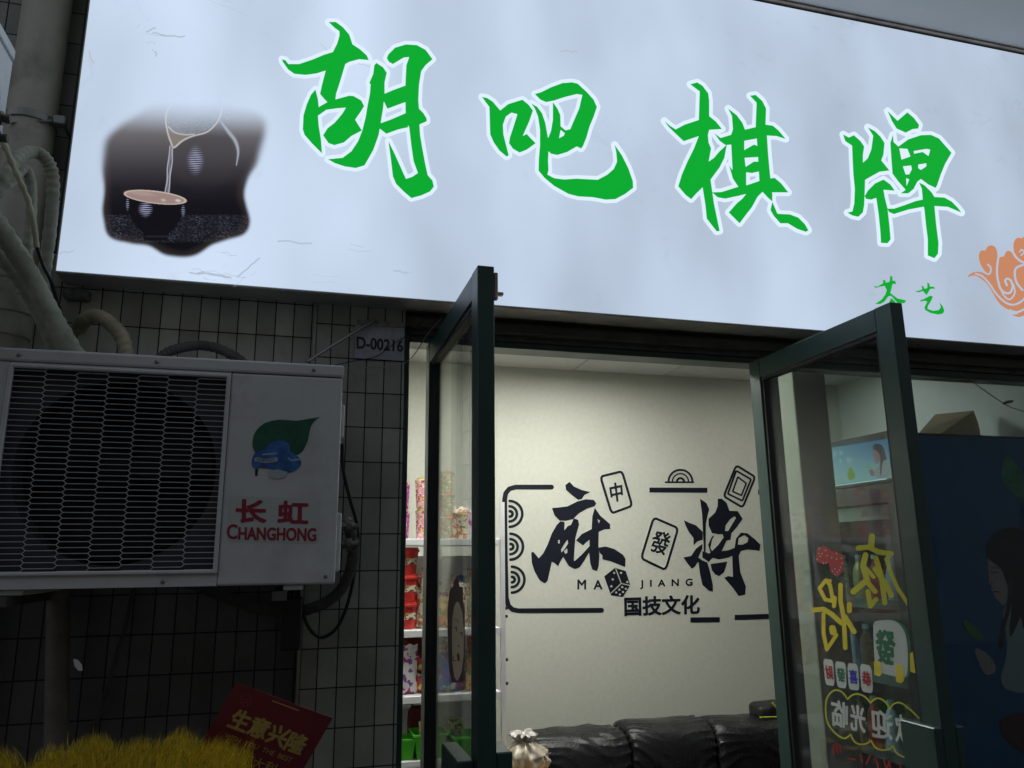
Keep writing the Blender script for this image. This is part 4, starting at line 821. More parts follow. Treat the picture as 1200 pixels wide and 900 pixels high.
ji = [P_(c7, [(425,235),(465,262),(482,300),(472,340),(462,390),(460,560),(450,580),(442,400),(438,330)]),
 P_(c7, [(325,368),(360,385),(400,400),(442,440),(442,490),(410,500),(385,525),(385,480),(355,440),(335,400)]),
 P_(c7, [(322,600),(370,590),(400,545),(440,515),(440,545),(415,600),(440,618),(460,625),(410,630),(395,655),(375,670),(350,640)]),
 P_(c7, [(440,560),(470,570),(500,600),(480,628),(440,600)]),
 P_(c7, [(415,625),(470,628),(488,690),(505,770),(505,812),(480,805),(440,770),(425,700)]),
 P_(c7, [(535,235),(560,235),(590,260),(608,310),(660,312),(690,360),(655,410),(620,450),(615,490),(590,495),(560,560),(600,555),(640,540),(650,480),(680,445),(720,450),(770,490),(800,520),(795,560),(770,555),(720,550),(680,560),(665,590),(675,690),(710,780),(705,830),(665,838),(630,790),(575,725),(600,715),(630,720),(625,590),(600,600),(540,612),(505,600),(480,625),(462,610),(465,580),(490,570),(475,520),(500,470),(530,452),(500,450),(478,400),(478,360),(520,320),(535,280)]),
 P_(c7, [(490,640),(595,625),(575,690),(545,715),(520,705),(500,680)])]
ji_h = [P_(c7, q) for q in ([(640,345),(648,355),(600,435),(580,435),(585,400),(615,360)], [(700,460),(725,480),(720,505),(690,520),(660,520),(665,480)], [(520,455),(565,455),(572,475),(540,520),(500,560),(490,540),(500,490)])]
art('character', ji, WP, M['decal'], dc, .001, ji_h, cell=.4)
def arc(cx, cy, r, a0, a1, n=18): return [(cx + r * math.cos(R(a0 + (a1 - a0) * i / n)), cy - r * math.sin(R(a0 + (a1 - a0) * i / n))) for i in range(n + 1)]
def Lw(pts, w): return ('line', c8(pts), w / 2 / 4.739)
bd = [Lw([(314,146),(115,146)], 27), Lw([(115,146),(80,156),(60,180),(54,215)], 27), Lw([(54,215),(57,500),(63,760)], 27), Lw([(63,760),(75,805),(98,826),(130,833)], 27), Lw([(130,833),(592,830)], 27)]
def bar(x0, x1, y0, y1, yr=0): return ('poly', [(x0, y0), (x1, y0 + yr), (x1, y1 + yr), (x0, y1)])
bd += [bar(761, 829, 571.3, 577.2, .3), bar(888.5, 960, 573.5, 579.5, 1), bar(809, 843.5, 723.5, 729.5, -.3), bar(861, 960, 720.5, 726.5, -3)]
o = art('border', bd, WP, M['decal'], dc, .001, cell=.4)
wv = []
for cy3, ox in ((295, 0), (477, 4), (660, 12)):
    wv += [('line', c8(arc(83 + ox, cy3, 15, 90, -90, 8)), 1.7)]
    for r_ in (42, 72): wv += [('line', c8(arc(80 + ox, cy3, r_, 88, -88, 16)), 1.6)]
for cx3, cy3 in ((925, 604), (927, 640), (930, 675)):
    wv += [('line', arc(cx3, cy3, r_, 90, 270, 16), 1.2) for r_ in (15, 9)]
art('wave_arcs', wv, WP, M['decal'], dc, .0014, cell=.35)
def Lm(pts, w): return ('line', c7(pts), w / 2 / 5.294)
art('wave_arcs', [Lm(arc(304, 130, 74, 0, 180, 20), 13), Lm(arc(304, 130, 50, 0, 180, 16), 9), Lm(arc(304, 130, 22, 0, 180, 10), 14), Lm([(212, 133), (384, 133)], 11)], WP, M['decal'], dc, .0014, cell=.3)
def ring_poly(pts, w, c, s): p = c(pts); return ('line', p + [p[0]], w / 2 / s + .25)
t1 = art('tile_outline', [ring_poly(rr([(586,88),(706,58),(762,250),(648,292)]), 11, c8, 4.739)], WP, M['decal'], dc, .001, cell=.35)
text('lettering', '中', c8([(634, 130), (702, 116), (712, 218), (650, 232)]), WP, M['decal'], t1, .001, bold=.05)
t2 = art('tile_outline', [ring_poly(rr([(138,352),(290,418),(212,678),(60,605)]), 12, c7, 5.294)], WP, M['decal'], dc, .001, cell=.35)
text('lettering', '發', c7([(148, 432), (250, 452), (215, 590), (105, 555)]), WP, M['decal'], t2, .001, bold=.04)
t3 = art('tile_outline', [ring_poly(rr([(650,28),(768,100),(690,290),(572,220)]), 11, c7, 5.294), ring_poly(rr([(650,62),(742,115),(688,248),(598,205)], .05), 9, c7, 5.294), ring_poly(rr([(660,100),(712,140),(682,215),(628,190)], .05), 8, c7, 5.294)], WP, M['decal'], dc, .001, cell=.35)
dshape = [P_(c6, [(635,632),(710,655),(742,755),(690,838),(605,825),(558,692)])]
dh = [L_(c6, q, 3.5, 6) for q in ([(640,640),(678,742)], [(678,742),(742,757)], [(678,742),(605,812)])] + [('line', c6([p, (p[0] + 1, p[1])]), 1.25) for p in ((628,668),(618,714),(608,762),(676,668),(720,732),(685,768),(710,780),(664,786),(690,802),(642,806),(668,820))]
art('dice', dshape, WP, M['decal'], dc, .001, dh, cell=.3)
text('lettering', 'M  A', c6([(372, 716), (545, 722), (545, 783), (372, 783)]), WP, M['decal'], dc, .001, bold=.07)
text('lettering', 'J  I  A  N  G', c7([(55, 742), (378, 732), (378, 787), (55, 795)]), WP, M['decal'], dc, .001, bold=.07)
text('lettering', '国技文化', [(732, 700), (819.5, 697.5), (819.5, 719), (732.5, 721.5)], WP, M['decal'], dc, .001, bold=.07)

# ------------------------------------------------------------------ sofa
def cushion(name, x0, x1, y0, y1, z0, z1, m, parent, seed=0, nx=34, nz=26, puff=.5, wr=.015, top_sag=None):
    """soft box: rounded superellipsoid with creases"""
    bm = bmesh.new(); bmesh.ops.create_cube(bm, size=2); bmesh.ops.subdivide_edges(bm, edges=bm.edges[:], cuts=(44 if name == 'back_cushion' else 22), use_grid_fill=True)
    v = []
    for q in bm.verts:
        p = Vector(q.co); pw_ = 9.0 if name == 'back_cushion' else 5.0
        n_ = (abs(p.x) ** 9 + (abs(p.y) ** 3.0 + abs(p.z) ** 3.0) ** 3.0) ** (1 / 9) if name == 'back_cushion' else (abs(p.x) ** pw_ + abs(p.y) ** pw_ + abs(p.z) ** pw_) ** (1 / pw_)
        p = p / n_
        w = Vector(((x0 + x1) / 2 + p.x * (x1 - x0) / 2, (y0 + y1) / 2 + p.y * (y1 - y0) / 2, (z0 + z1) / 2 + p.z * (z1 - z0) / 2))
        a = mnoise.noise(Vector((w.x * 4 + seed, w.y * 4, w.z * 4))); b = 1 - abs(mnoise.noise(Vector((w.x * 14 + seed, w.y * 14, w.z * 5)))) * 2
        edge = abs(p.x) ** 3
        crease = math.sin(w.x * 60 + a * 9) * edge * .5
        d = a * wr * 1.1 + b * wr * .45 + crease * wr * .6
        if name == 'back_cushion':
            de = min(w.x - x0, x1 - w.x)
            fold = math.exp(-max(de, 0) / .11)
            ang = w.z * 46 + (w.y - y0) * 60 + a * 6 + de * 14
            d = a * .012 + (1 - abs(math.sin(ang))) ** 2 * .012 * fold + max(0, mnoise.noise(Vector((w.x * 9 + w.z * 12 + seed, w.z * 3 - w.x * 2, w.y * 3)))) * .02 * (1 - fold * .6) - .012 * math.exp(-max(de, 0) / .012)
        w += p.normalized() * d
        v.append(w)
    bm.verts.index_update(); f = [tuple(x.index for x in fc_.verts) for fc_ in bm.faces]; bm.free()
    return link_mesh(name, v, f, m, parent, smooth=True)
so = thing('sofa', 'black leather three-seat sofa with puckered back cushions against the back wall', 'sofa', (1.93, 3.8, .02))
MB().box(1.2, 2.72, 3.42, 4.26, .12, .34, bev=.02, seg=2).build('base', M['leather'], so)
for i, (a, b, zt) in enumerate(((1.18, 1.705, .785), (1.69, 2.195, .802), (2.18, 2.67, .795))):
    cushion('back_cushion', a, b, 3.90, 4.24, .42, zt - .008, M['leather'], so, i * 7.3)
    cushion('seat_cushion', a, b, 3.42, 3.88, .32, .47, M['leather'], so, i * 3.3 + 40, wr=.008)
cushion('armrest', 1.04, 1.19, 3.42, 4.2, .3, .58, M['leather'], so, 77)
cushion('armrest', 2.665, 2.82, 3.42, 4.2, .3, .6, M['leather'], so, 79)
for x in (1.25, 2.67):
    for y in (3.48, 4.18): MB().lathe([(.02, 0.02), (.025, .12)], (x, y, 0), 12).build('foot', M['black'], so)
# black bag lying on the sofa back
bg = thing('black_bag', 'black bag with neon yellow piping on the right end of the sofa back', 'bag', (2.58, 4.05, .76))
cushion('bag_body', 2.50, 2.74, 3.98, 4.14, .74, .845, M['black'], bg, 5, wr=.012)
MB().tube(spline([(2.45, 3.93, .80), (2.55, 3.9, .80), (2.63, 3.88, .775), (2.70, 3.86, .72)], 8), .004, 6).build('piping', M['lime'], bg)
MB().tube(spline([(2.56, 3.97, .86), (2.585, 3.965, .83), (2.6, 3.962, .80)], 5), .006, 6).build('strap', M['lime'], bg)
tg = cushion('folded_coat', 2.56, 2.68, 3.74, 3.86, .47, .70, M['darkred'], None, 9, wr=.01); tag(tg, 'dark red folded garment on the right end of the sofa seat', 'garment')

# table with plastic bag
tb = thing('side_table', 'small pine side table carrying the plastic bag by the shelf', 'table', (.95, 3.3, .02))
MB().box(.84, 1.06, 3.18, 3.42, .775, .80, bev=.003).build('table_top', M['wood'], tb)
for x in (.855, 1.045):
    for y in (3.195, 3.405): MB().box(x - .012, x + .012, y - .012, y + .012, .02, .7745).build('leg', M['wood'], tb)
pb = thing('plastic_bag', 'knotted translucent plastic bag of beige food next to the sofa', 'plastic bag', (.955, 3.3, .80))
def blob(name, prof, c, m, parent, seed=0, amp=.1, n=72, tilt=0):
    pr_ = []
    for (r0, h0), (r1, h1) in zip(prof[:-1], prof[1:]): pr_ += [(r0 + (r1 - r0) * q_ / 4, h0 + (h1 - h0) * q_ / 4) for q_ in range(4)]
    prof = pr_ + [prof[-1]]
    v = []; mlen = len(prof)
    for i, (r_, h) in enumerate(prof):
        for k in range(n):
            a = 2 * math.pi * k / n
            rr_ = r_ * (1 + amp * mnoise.noise(Vector((math.cos(a) * 2.2 + seed, math.sin(a) * 2.2, h * 18))) + amp * .35 * math.sin(a * 11 + h * 60 + seed) + amp * .5 * mnoise.noise(Vector((math.cos(a) * 6 + seed, math.sin(a) * 6, h * 45))))
            v.append((c[0] + rr_ * math.cos(a) + tilt * h, c[1] + rr_ * math.sin(a) * .85, c[2] + h + (amp * .05 * mnoise.noise(Vector((math.cos(a) * 4 + seed, math.sin(a) * 4, 0))) if h > .005 else 0)))
    f = [(i * n + k, i * n + (k + 1) % n, (i + 1) * n + (k + 1) % n, (i + 1) * n + k) for i in range(mlen - 1) for k in range(n)] + [tuple(reversed(range(n))), tuple((mlen - 1) * n + k for k in range(n))]
    return link_mesh(name, v, f, m, parent, smooth=True)
blob('bag_body', [(.06, 0), (.085, .012), (.092, .035), (.086, .06), (.07, .08), (.05, .098), (.035, .11), (.03, .118)], (.955, 3.3, .801), M['bagplastic'], pb, 3, .28)
blob('bag_top', [(.03, .117), (.034, .122), (.048, .13), (.056, .138), (.03, .143), (.012, .14)], (.95, 3.3, .801), mat('white bag plastic', (.5, .48, .44), .3, var=.2, scale=30, bump=.6, bscale=30, coat=.4), pb, 8, .34)

# ------------------------------------------------------------------ snack shelf and goods
SX0, SX1, SY0, SY1 = .30, .93, 3.5, 3.85
sh = thing('snack_shelf', 'white metal shelving unit of snacks behind the left door', 'shelf', (.62, 3.68, .02))
levels = [.28, .66, 1.075, 1.345, 1.735]
for z in levels: MB().box(SX0 + .02, SX1 - .022, SY0, SY1, z - .03, z, bev=.002).build('shelf_board', M['shelf'], sh)
up = MB()
for x in (SX0, SX1 - .02):
    for y in (SY0 - .002, SY1 - .018): up.box(x, x + .0195, y, y + .02, .02, 1.9)
up.build('upright', M['shelf'], sh)
MB().box(SX0 + .02, SX1 - .022, SY1 + .003, SY1 + .008, .1, 1.66).build('back_panel', M['shelf'], sh)
for z in (1.42, 1.385, 1.20, 1.10): MB().box(SX1, SX1 + .012, SY0 + .002, SY0 + .012, z, z + .012).build('hook', M['black'], sh)
def cup(name, label, x, y, z, r, h, body, lid, group):
    t = thing(name, label, 'snack cup', (x, y, z), group)
    MB().lathe([(r * .8, 0), (r * .82, .003), (r, h * .86), (r * 1.06, h * .87), (r * 1.06, h * .9)], (x, y, z), 22).build('cup', body, t, smooth=False)
    MB().lathe([(r * 1.02, h * .901), (r * 1.04, h * .93), (r * .8, h * .95), (r * .75, h)], (x, y, z), 22).build('lid', lid, t, smooth=False)
    return t
z5 = 1.736
for ch, (x, m_, hh, r_, cname, nst) in enumerate(((.472, 'purple', .128, .028, 'purple', 2), (.558, 'pink', .1365, .033, 'pink', 2), (.672, 'mint', .1025, .036, 'mint green', 3), (.742, 'creamp', .12, .03, 'cream', 1), (.84, 'lilac', .134, .033, 'lilac', 2), (.40, 'pink', .13, .03, 'rose', 2))):
    for lv in range(nst):
        pos = ('bottom', 'second', 'top')[lv] if nst == 3 else ('lower', 'upper')[lv] if nst == 2 else 'only'
        cup('snack_cup', f'{cname} printed snack cup, {pos} one of its stack on the top shelf', x + random.uniform(-.003, .003), 3.56 + .01 * (ch % 3), z5 + lv * (hh + .002), r_, hh, M[m_], M['gold'] if cname not in ('mint green', 'purple') else M[m_], 'stacked snack cups on the top shelf')
def bucket(x, y, z, r, h, label, m):
    t = thing('noodle_bucket', label, 'noodle bucket', (x, y, z), 'red food buckets on the second shelf')
    MB().lathe([(r * .75, 0), (r * .97, h * .82), (r * 1.06, h * .83), (r * 1.06, h * .9), (r * .98, h * .92), (r * .95, h)], (x, y, z), 24).build('bucket', m, t)
    MB().lathe([(r * .865, h * .35), (r * .93, h * .6)], (x, y, z), 24).build('label_band', M['creamp'], t)
for i, (x, lv) in enumerate(((.495, 0), (.495, 1), (.495, 2), (.42, 0), (.42, 1))):
    bucket(x, 3.58, 1.346 + lv * .118, .052 if x > .45 else .034, .116, f'red plastic food bucket, {("bottom", "middle", "top")[lv]} of the {"nearer" if x > .45 else "further left"} stack on the second shelf', M['redp'])
def snack(name, label, x, y, z, w, h, m, rz=0, d=.05, group='bagged snacks on the shelves', lean=0):
    bm = bmesh.new(); v = []; nx, nz = 10, 14
    for s in (-1, 1):
        for j in range(nz + 1):
            for i in range(nx + 1):
                u, t_ = i / nx, j / nz
                th = (math.sin(math.pi * u) ** .6) * (math.sin(math.pi * t_) ** .5) * d / 2
                pinch = 1 - .06 * math.sin(math.pi * t_)
                px_ = (u - .5) * w * pinch; pz = t_ * h + .004 * math.sin(u * 14)
                py_ = s * th + .004 * mnoise.noise(Vector((px_ * 30, pz * 30, s + x * 10))) + lean * pz
                v.append((x + px_ * math.cos(rz) - py_ * math.sin(rz), y + px_ * math.sin(rz) + py_ * math.cos(rz), z + pz + .004))
    n_ = (nx + 1) * (nz + 1); f = []
    for s in (0, 1):
        for j in range(nz):
            for i in range(nx):
                a = s * n_ + j * (nx + 1) + i; q_ = (a, a + 1, a + nx + 2, a + nx + 1)
                f.append(q_ if s == 0 else tuple(reversed(q_)))
    o = link_mesh(name, v, f, m, None, smooth=True); bm.free()
    return tag(o, label, 'snack bag', group)
snack('snack_bag', 'white snack bag with pink print standing left on the third shelf', .505, 3.56, 1.076, .085, .2, M['foil'], .15, .045)
snack('snack_bag', 'red snack bag lying flat, lower one beside the white bag', .585, 3.58, 1.076, .1, .075, M['foilred'], 0, .06)
snack('snack_bag', 'red snack bag lying flat, upper one beside the white bag', .585, 3.6, 1.155, .1, .07, M['foilred'], .1, .06)
snack('snack_bag', 'dark red snack bag upright at the back of the third shelf', .56, 3.72, 1.076, .12, .225, M['darkred'], 0, .05)
for i, (x, m_, c_, h) in enumerate(((.68, 'foilblue', 'blue', .16), (.73, 'purple', 'purple', .14), (.80, 'foilorange', 'orange', .15), (.865, 'foilred', 'red', .12))):
    snack('snack_bag', f'{c_} snack bag on the third shelf, seen through the left door glass', x, 3.56 + .02 * (i % 2), 1.076, .08, h, M[m_], .1 * (i - 1), .05)
for i, (x, m_, c_, h) in enumerate(((.575, 'creamp', 'cream and brown', .17), (.66, 'foilorange', 'orange', .13), (.735, 'creamp', 'pale yellow', .19), (.80, 'mint', 'greenish', .22), (.865, 'foilred', 'red', .12))):
    snack('snack_bag', f'{c_} snack bag on the second shelf between the buckets and the upright', x, 3.57 + .015 * (i % 2), 1.346, .082, h, M[m_], .12 * (i - 2), .05)
cols_ = ['foilred', 'foilblue', 'foilorange', 'creamp', 'pink', 'mint', 'foil', 'lilac']
ordn = ['first', 'second', 'third', 'fourth', 'fifth', 'sixth', 'seventh']
cname_ = dict(foilred='red', foilblue='blue', foilorange='orange', creamp='cream', pink='pink', mint='green', foil='white', lilac='lilac')
for li, (zz, sname, hh_) in enumerate(((1.076, 'third', .21), (1.346, 'second', .26), (1.736, 'top', .16))):
    for k in range(7):
        if li == 2 and k < 4: continue
        m_ = cols_[(k * 3 + li * 2) % 8]
        snack('snack_bag', f'{cname_[m_]} snack bag, {ordn[k]} from the left in the back row of the {sname} shelf', .385 + k * .078, 3.76 + .01 * (k % 2), zz, .085, hh_ * (.85 + .15 * math.sin(k * 2.3 + li)), M[m_], .1 * math.sin(k * 3), .045, 'snack bags in the back rows of the shelf')
jr = thing('snack_jar', 'round jar with dark checkered label beside the red buckets', 'jar', (.595, 3.55, 1.52)); 
MB().lathe([(.03, 0), (.034, .01), (.034, .055), (.026, .065)], (.587, 3.54, 1.516), 20).build('jar_body', M['creamp'], jr); MB().lathe([(.028, .066), (.028, .08)], (.587, 3.54, 1.516), 20).build('lid', M['gold'], jr)
def basket(x, y, z, label, w=.13, h=.085):
    t = thing('green_basket', label, 'basket', (x, y, z), 'bright green plastic baskets on the lower shelf')
    a, b = w * .4, w * .5; v = []
    for (hw, hh) in ((a, 0), (b, h), (b + .008, h), (b + .008, h - .008)):
        v += [(x - hw, y - hw, z + hh), (x + hw, y - hw, z + hh), (x + hw, y + hw, z + hh), (x - hw, y + hw, z + hh)]
    f = [(0, 1, 2, 3)]
    for l in range(3):
        for k in range(4): f.append((l * 4 + k, l * 4 + (k + 1) % 4, (l + 1) * 4 + (k + 1) % 4, (l + 1) * 4 + k))
    link_mesh('basket_body', v, f, M['greenp'], t)
    return t
MB().box(SX0 + .02, SX1 - .022, SY0 + .0, SY1, .795, .82, bev=.002).build('shelf_board', M['shelf'], sh)
basket(.485, 3.56, .8205, 'bright green basket at the left end of the lower shelf', .1)
basket(.60, 3.57, .8205, 'bright green basket holding an orange snack bag', .14, .1)
basket(.78, 3.57, .8205, 'bright green basket seen through the left door glass', .16, .08)
snack('snack_bag', 'orange snack bag lying in the middle green basket', .60, 3.57, .90, .09, .055, M['foilorange'], .1, .07)
hb = thing('handbag', 'small dark red handbag standing behind the green baskets', 'bag', (.57, 3.7, .82)); cushion('bag_body', .53, .62, 3.67, 3.73, .82, 1.0, M['darkred'], hb, 2, wr=.004); MB().tube(spline([(.545, 3.7, .99), (.55, 3.7, 1.035), (.575, 3.7, 1.05), (.6, 3.7, 1.035), (.605, 3.7, .99)], 5), .004, 6).build('strap', M['darkred'], hb)
for i, (x, w, h, m_, c_) in enumerate(((.69, .09, .06, 'cardboard', 'brown'), (.69, .08, .07, 'creamp', 'cream'))):
    o = MB().box(x, x + w, 3.62, 3.72, .8205 + i * .0605 + .0, .8205 + i * .0605 + h - .001, bev=.002).build('snack_box', M[m_]); tag(o, f'{c_} carton {"under" if i == 0 else "on top of"} another carton on the lower shelf', 'carton', 'cartons on the lower shelf')

# ------------------------------------------------------------------ fridge behind the window
FX, FY0, FY1, FZ = 2.5, 2.81, 3.46, 2.175
fg = thing('drinks_fridge', 'tall display fridge with a lit blue header and a dark blue side panel', 'fridge', (2.85, 3.1, .02))
bx = MB(); bx.box(FX + .002, 3.38, FY0, FY0 + .03, .06, FZ, bev=.004); bx.box(FX + .002, 3.38, FY1 - .03, FY1, .06, FZ); bx.box(3.34, 3.379, FY0 + .031, FY1 - .031, .06, FZ); bx.box(FX + .003, 3.339, FY0 + .031, FY1 - .031, FZ - .03, FZ - .001); bx.box(FX + .003, 3.339, FY0 + .031, FY1 - .031, .06, .16)
bx.build('cabinet', M['fridge'], fg)
MB().box(FX - .012, FX + .0018, FY0, FY1, 1.955, FZ + .004, bev=.003).build('header', M['fridge'], fg)
FP = XP(FX - .0125); ch_ = crop(960, 505, 12.857)
def hd_pic(gx, gy):
    t = smooth(515, 565, gy)[..., None]; a = np.array([.03, .17, .30]); b = np.array([.22, .42, .42]); u = smooth(1020, 965, gx)[..., None] * .45
    rgb = a * (1 - t) + b * t; rgb = rgb * (1 - u) + np.array([.35, .52, .52]) * u
    d = sdf([('poly', ch_([(78, 270), (1028, 118), (1095, 705), (120, 825)]))], gx, gy)
    return rgb, (d < 0).astype(float)
pic = painted('header_picture', 964, 512, 1048, 571, .5, hd_pic, FP, attr_mat('lit header print', .8), fg, .001)
hair = glow('lit print hair', (.03, .025, .04), .6); skin = glow('lit print skin', (.3, .17, .17), .6); top_ = glow('lit print blouse', (.32, .34, .32), .6); lf = glow('lit print leaf', (.25, .42, .04), .6); wt = glow('lit print lettering', (.4, .6, .6), .7)
art('printed_figure', [PR(ch_, [(840,560),(880,560),(950,440),(1010,440),(1050,500),(1090,700),(830,722)]) ], FP, top_, pic, .002, cell=.3)
art('printed_figure', [PR(ch_, [(800,270),(850,270),(920,330),(915,440),(880,500),(845,480),(840,430),(815,390),(800,330)]), PR(ch_, [(740,590),(790,570),(835,600),(830,690),(780,680)])], FP, skin, pic, .0026, cell=.3)
art('printed_figure', [PR(ch_, [(800,270),(810,220),(850,193),(920,195),(970,240),(1000,350),(1025,440),(985,430),(950,480),(930,680),(915,660),(920,450),(915,350),(850,285)])], FP, hair, pic, .0032, cell=.3)
art('printed_leaf', [PR(ch_, [(460,530),(500,570),(540,640),(545,700),(500,745),(440,730),(425,660),(435,590)]), ('line', ch_([(710, 520), (760, 545), (800, 560)]), .8)], FP, lf, pic, .002, cell=.3)
gy_ = [('line', ch_(p), .42) for p in ([(130,340),(165,335)],[(148,325),(148,395)],[(130,390),(172,385)],[(210,320),(262,312)],[(236,305),(236,380)],[(212,350),(262,342)],[(215,380),(262,372)],[(305,315),(345,308)],[(325,300),(325,360)],[(325,325),(305,355)],[(325,325),(348,350)],[(175,470),(205,465)],[(190,450),(190,525)],[(170,500),(212,495)],[(300,440),(340,435)],[(320,425),(320,490)],[(300,465),(345,458)],[(415,420),(440,415)],[(428,400),(428,480)],[(455,400),(460,480)],[(445,430),(490,425)],[(450,460),(488,450)])]
art('header_lettering', gy_, FP, wt, pic, .002, cell=.2)
MB().box(FX - .0138, FX - .0127, FY0 + .03, FY1 - .05, 1.968, 1.972).build('light_strip', glow('fridge light strip', (.6, .8, .75), 1.0), fg)
# fridge front opening: door frame, lining, shelves
df = MB(); df.box(FX - .01, FX + .0015, FY0 + .001, FY0 + .045, .2, 1.95); df.box(FX - .01, FX + .0015, FY1 - .045, FY1 - .001, .2, 1.95); df.box(FX - .0098, FX + .0015, FY0 + .0455, FY1 - .0455, 1.87, 1.95); df.box(FX - .0098, FX + .0015, FY0 + .0455, FY1 - .0455, .2, .26)
fd = df.build('door', M['fridge'], fg)
MB().box(FX - .006, FX - .002, FY0 + .0457, FY1 - .0457, .261, 1.869).build('pane', M['wglass'], fd)
MB().box(3.32, 3.338, FY0 + .032, FY1 - .032, .17, 2.14).build('lining', M['fridgein'], fg)
MB().box(FX + .02, FX + .035, FY0 + .05, FY1 - .05, 1.80, 1.862).build('air_vent', M['fridgein'], fg)
vs = MB()
for k in range(16): vs.box(FX + .0185, FX + .0198, FY0 + .06 + k * .012, FY0 + .063 + k * .012, 1.815, 1.85, rot=Matrix.Rotation(R(20), 3, 'X'))
vs.build('vent_slots', M['black'], fg)
for z in (.45, .78, 1.1, 1.42):
    MB().box(FX + .05, 3.3, FY0 + .034, FY1 - .034, z - .01, z, bev=.001).build('shelf', M['shelf'], fg)
    MB().box(FX + .04, FX + .048, FY0 + .04, FY1 - .04, z - .012, z + .03).build('price_rail', M['trim'], fg)
drinks = [('green', M['mint']), ('red', M['redp']), ('brown', M['wicker']), ('yellow', M['gold']), ('white', M['shelf'])]
for si, z in enumerate((.78, 1.1, 1.42)):
    for k in range(5):
        y = FY0 + .1 + k * .11; nm, m_ = drinks[(k * 2 + si) % 5]
        t = thing('drink_bottle', f'{nm} drink bottle, {("nearest", "second nearest", "middle", "second farthest", "farthest")[k]} on the {("lower", "middle", "upper")[si]} fridge shelf', 'bottle', (FX + .12, y, z), 'drink bottles in the fridge')
        MB().lathe([(.03, 0), (.032, .01), (.032, .13), (.026, .16), (.013, .19), (.013, .205)], (FX + .12, y, z + .001), 18).build('bottle', m_, t, smooth=False)
        MB().lathe([(.015, .206), (.015, .225)], (FX + .12, y, z + .001), 14).build('cap', M['shelf'], t)
# dark blue side panel with its printed picture
FS = YP(FY0); 
def side_pic(gx, gy):
    t = smooth(505, 900, gy)[..., None]; rgb = np.array([.004, .035, .085]) * (1 - t) + np.array([.01, .05, .07]) * t
    t2 = smooth(800, 815, gy)[..., None]; rgb = rgb * (1 - t2) + np.array([.006, .01, .03]) * t2
    return rgb, np.ones_like(gx)
q = FS.px([(1060, 530)]);
sp_ = MB().box(FX + .01, 3.37, FY0 - .003, FY0 - .001, .1, FZ - .012).build('side_panel', mat('dark blue printed panel', (.010, .10, .24), .3, var=.25, scale=2.5), fg)
cw_ = crop(1040, 600, 3.0)
pr = [('printed_figure', [(395,330),(480,300),(560,420),(560,640),(380,630),(430,480)], (.34, .36, .38)), ('printed_figure', [(352,150),(400,165),(430,215),(432,270),(425,320),(404,330),(392,312),(376,300),(372,284),(364,272),(368,258),(352,248),(358,228),(354,200)], (.42, .29, .29)), ('printed_figure', [(300,470),(360,500),(390,560),(345,580),(320,530)], (.42, .29, .29)),
      ('printed_figure', [(345,120),(380,65),(430,52),(480,60),(560,120),(580,420),(480,430),(470,360),(455,400),(425,460),(440,300),(415,240),(400,195),(350,165)], (.006, .005, .012)), ('printed_leaf', [(258,372),(300,395),(340,440),(330,455),(285,435)], (.04, .2, .06)), ('printed_base', [(395,712),(560,700),(560,900),(480,850),(400,790)], (.08, .01, .012))]
for i, (nm, pts, c_) in enumerate(pr): art(nm, [PR(cw_, pts)], FS, mat('panel print %d' % i, c_, .4), sp_, .004 + i * .0006, cell=.6)
art('printed_face_lines', [('line', cw_([(366, 198), (380, 193), (394, 198)]), .35), ('line', cw_([(364, 210), (376, 214), (388, 211)]), .5), ('line', cw_([(352, 232), (362, 250), (372, 252)]), .3), ('line', cw_([(372, 281), (384, 279), (394, 283)]), .6)], FS, mat('panel print lines', (.10, .04, .05), .5), sp_, .0068, cell=.25)
art('printed_hair_strand', [('line', sp2(cw_([(432, 240), (428, 320), (410, 400), (400, 470)])), 2.2), ('line', sp2(cw_([(350, 150), (372, 118), (410, 108)])), .6)], FS, mat('panel print hair light', (.02, .014, .03), .4), sp_, .0072, cell=.4)
art('printed_leaf', [('poly', rnd([(1180, 529), (1190, 545), (1203, 556), (1218, 582), (1195, 585), (1178, 572), (1172, 550)]))], FS, mat('panel leaf', (.05, .22, .12), .4, var=.4, scale=12), sp_, .004, cell=.5)
# carton on the fridge
cbx = thing('cardboard_box', 'open brown cardboard box lying on top of the fridge', 'cardboard box', (2.95, 3.0, FZ + .005))
def yp(x, y, Y): return tuple(YP(Y).px([(x, y)])[0])
A_, B_, C_, D_, E_, F_ = yp(1076, 508, 2.86), yp(1096, 485.5, 3.12), yp(1142, 481, 3.12), yp(1102, 508.5, 2.84), yp(1147.5, 496, 3.14), yp(1148, 512, 2.92)
zb = FZ + .006
def dn(p): return (p[0], p[1], zb)
vv = [A_, B_, C_, D_, E_, F_, dn(A_), dn(B_), dn(C_), dn(D_), dn(E_), dn(F_)]
MB().add(vv[:6], [(0, 3, 2, 1)]).build('flap', M['cardboard'], cbx)
MB().add([tuple(np.array(p) - np.array([0, -.004, .003])) for p in vv[:6]] + vv[6:], [(3, 5, 4, 2), (0, 6, 9, 3), (3, 9, 11, 5), (5, 11, 10, 4), (4, 10, 8, 2), (2, 8, 7, 1), (1, 7, 6, 0)]).build('box_body', M['cardboard'], cbx)
tp = [(1119.5, 484), (1122.5, 484), (1104, 499.5), (1100, 499.5)]
nrm = np.cross(np.array(D_) - np.array(A_), np.array(B_) - np.array(A_)); nrm = nrm / np.linalg.norm(nrm); nrm = nrm * (1 if nrm[2] > 0 else -1)
pl_ = Plane(A_, nrm)
MB().add([tuple(p) for p in pl_.px(tp, .0015)], [(0, 1, 2, 3)]).build('tape', M['tape'], cbx)

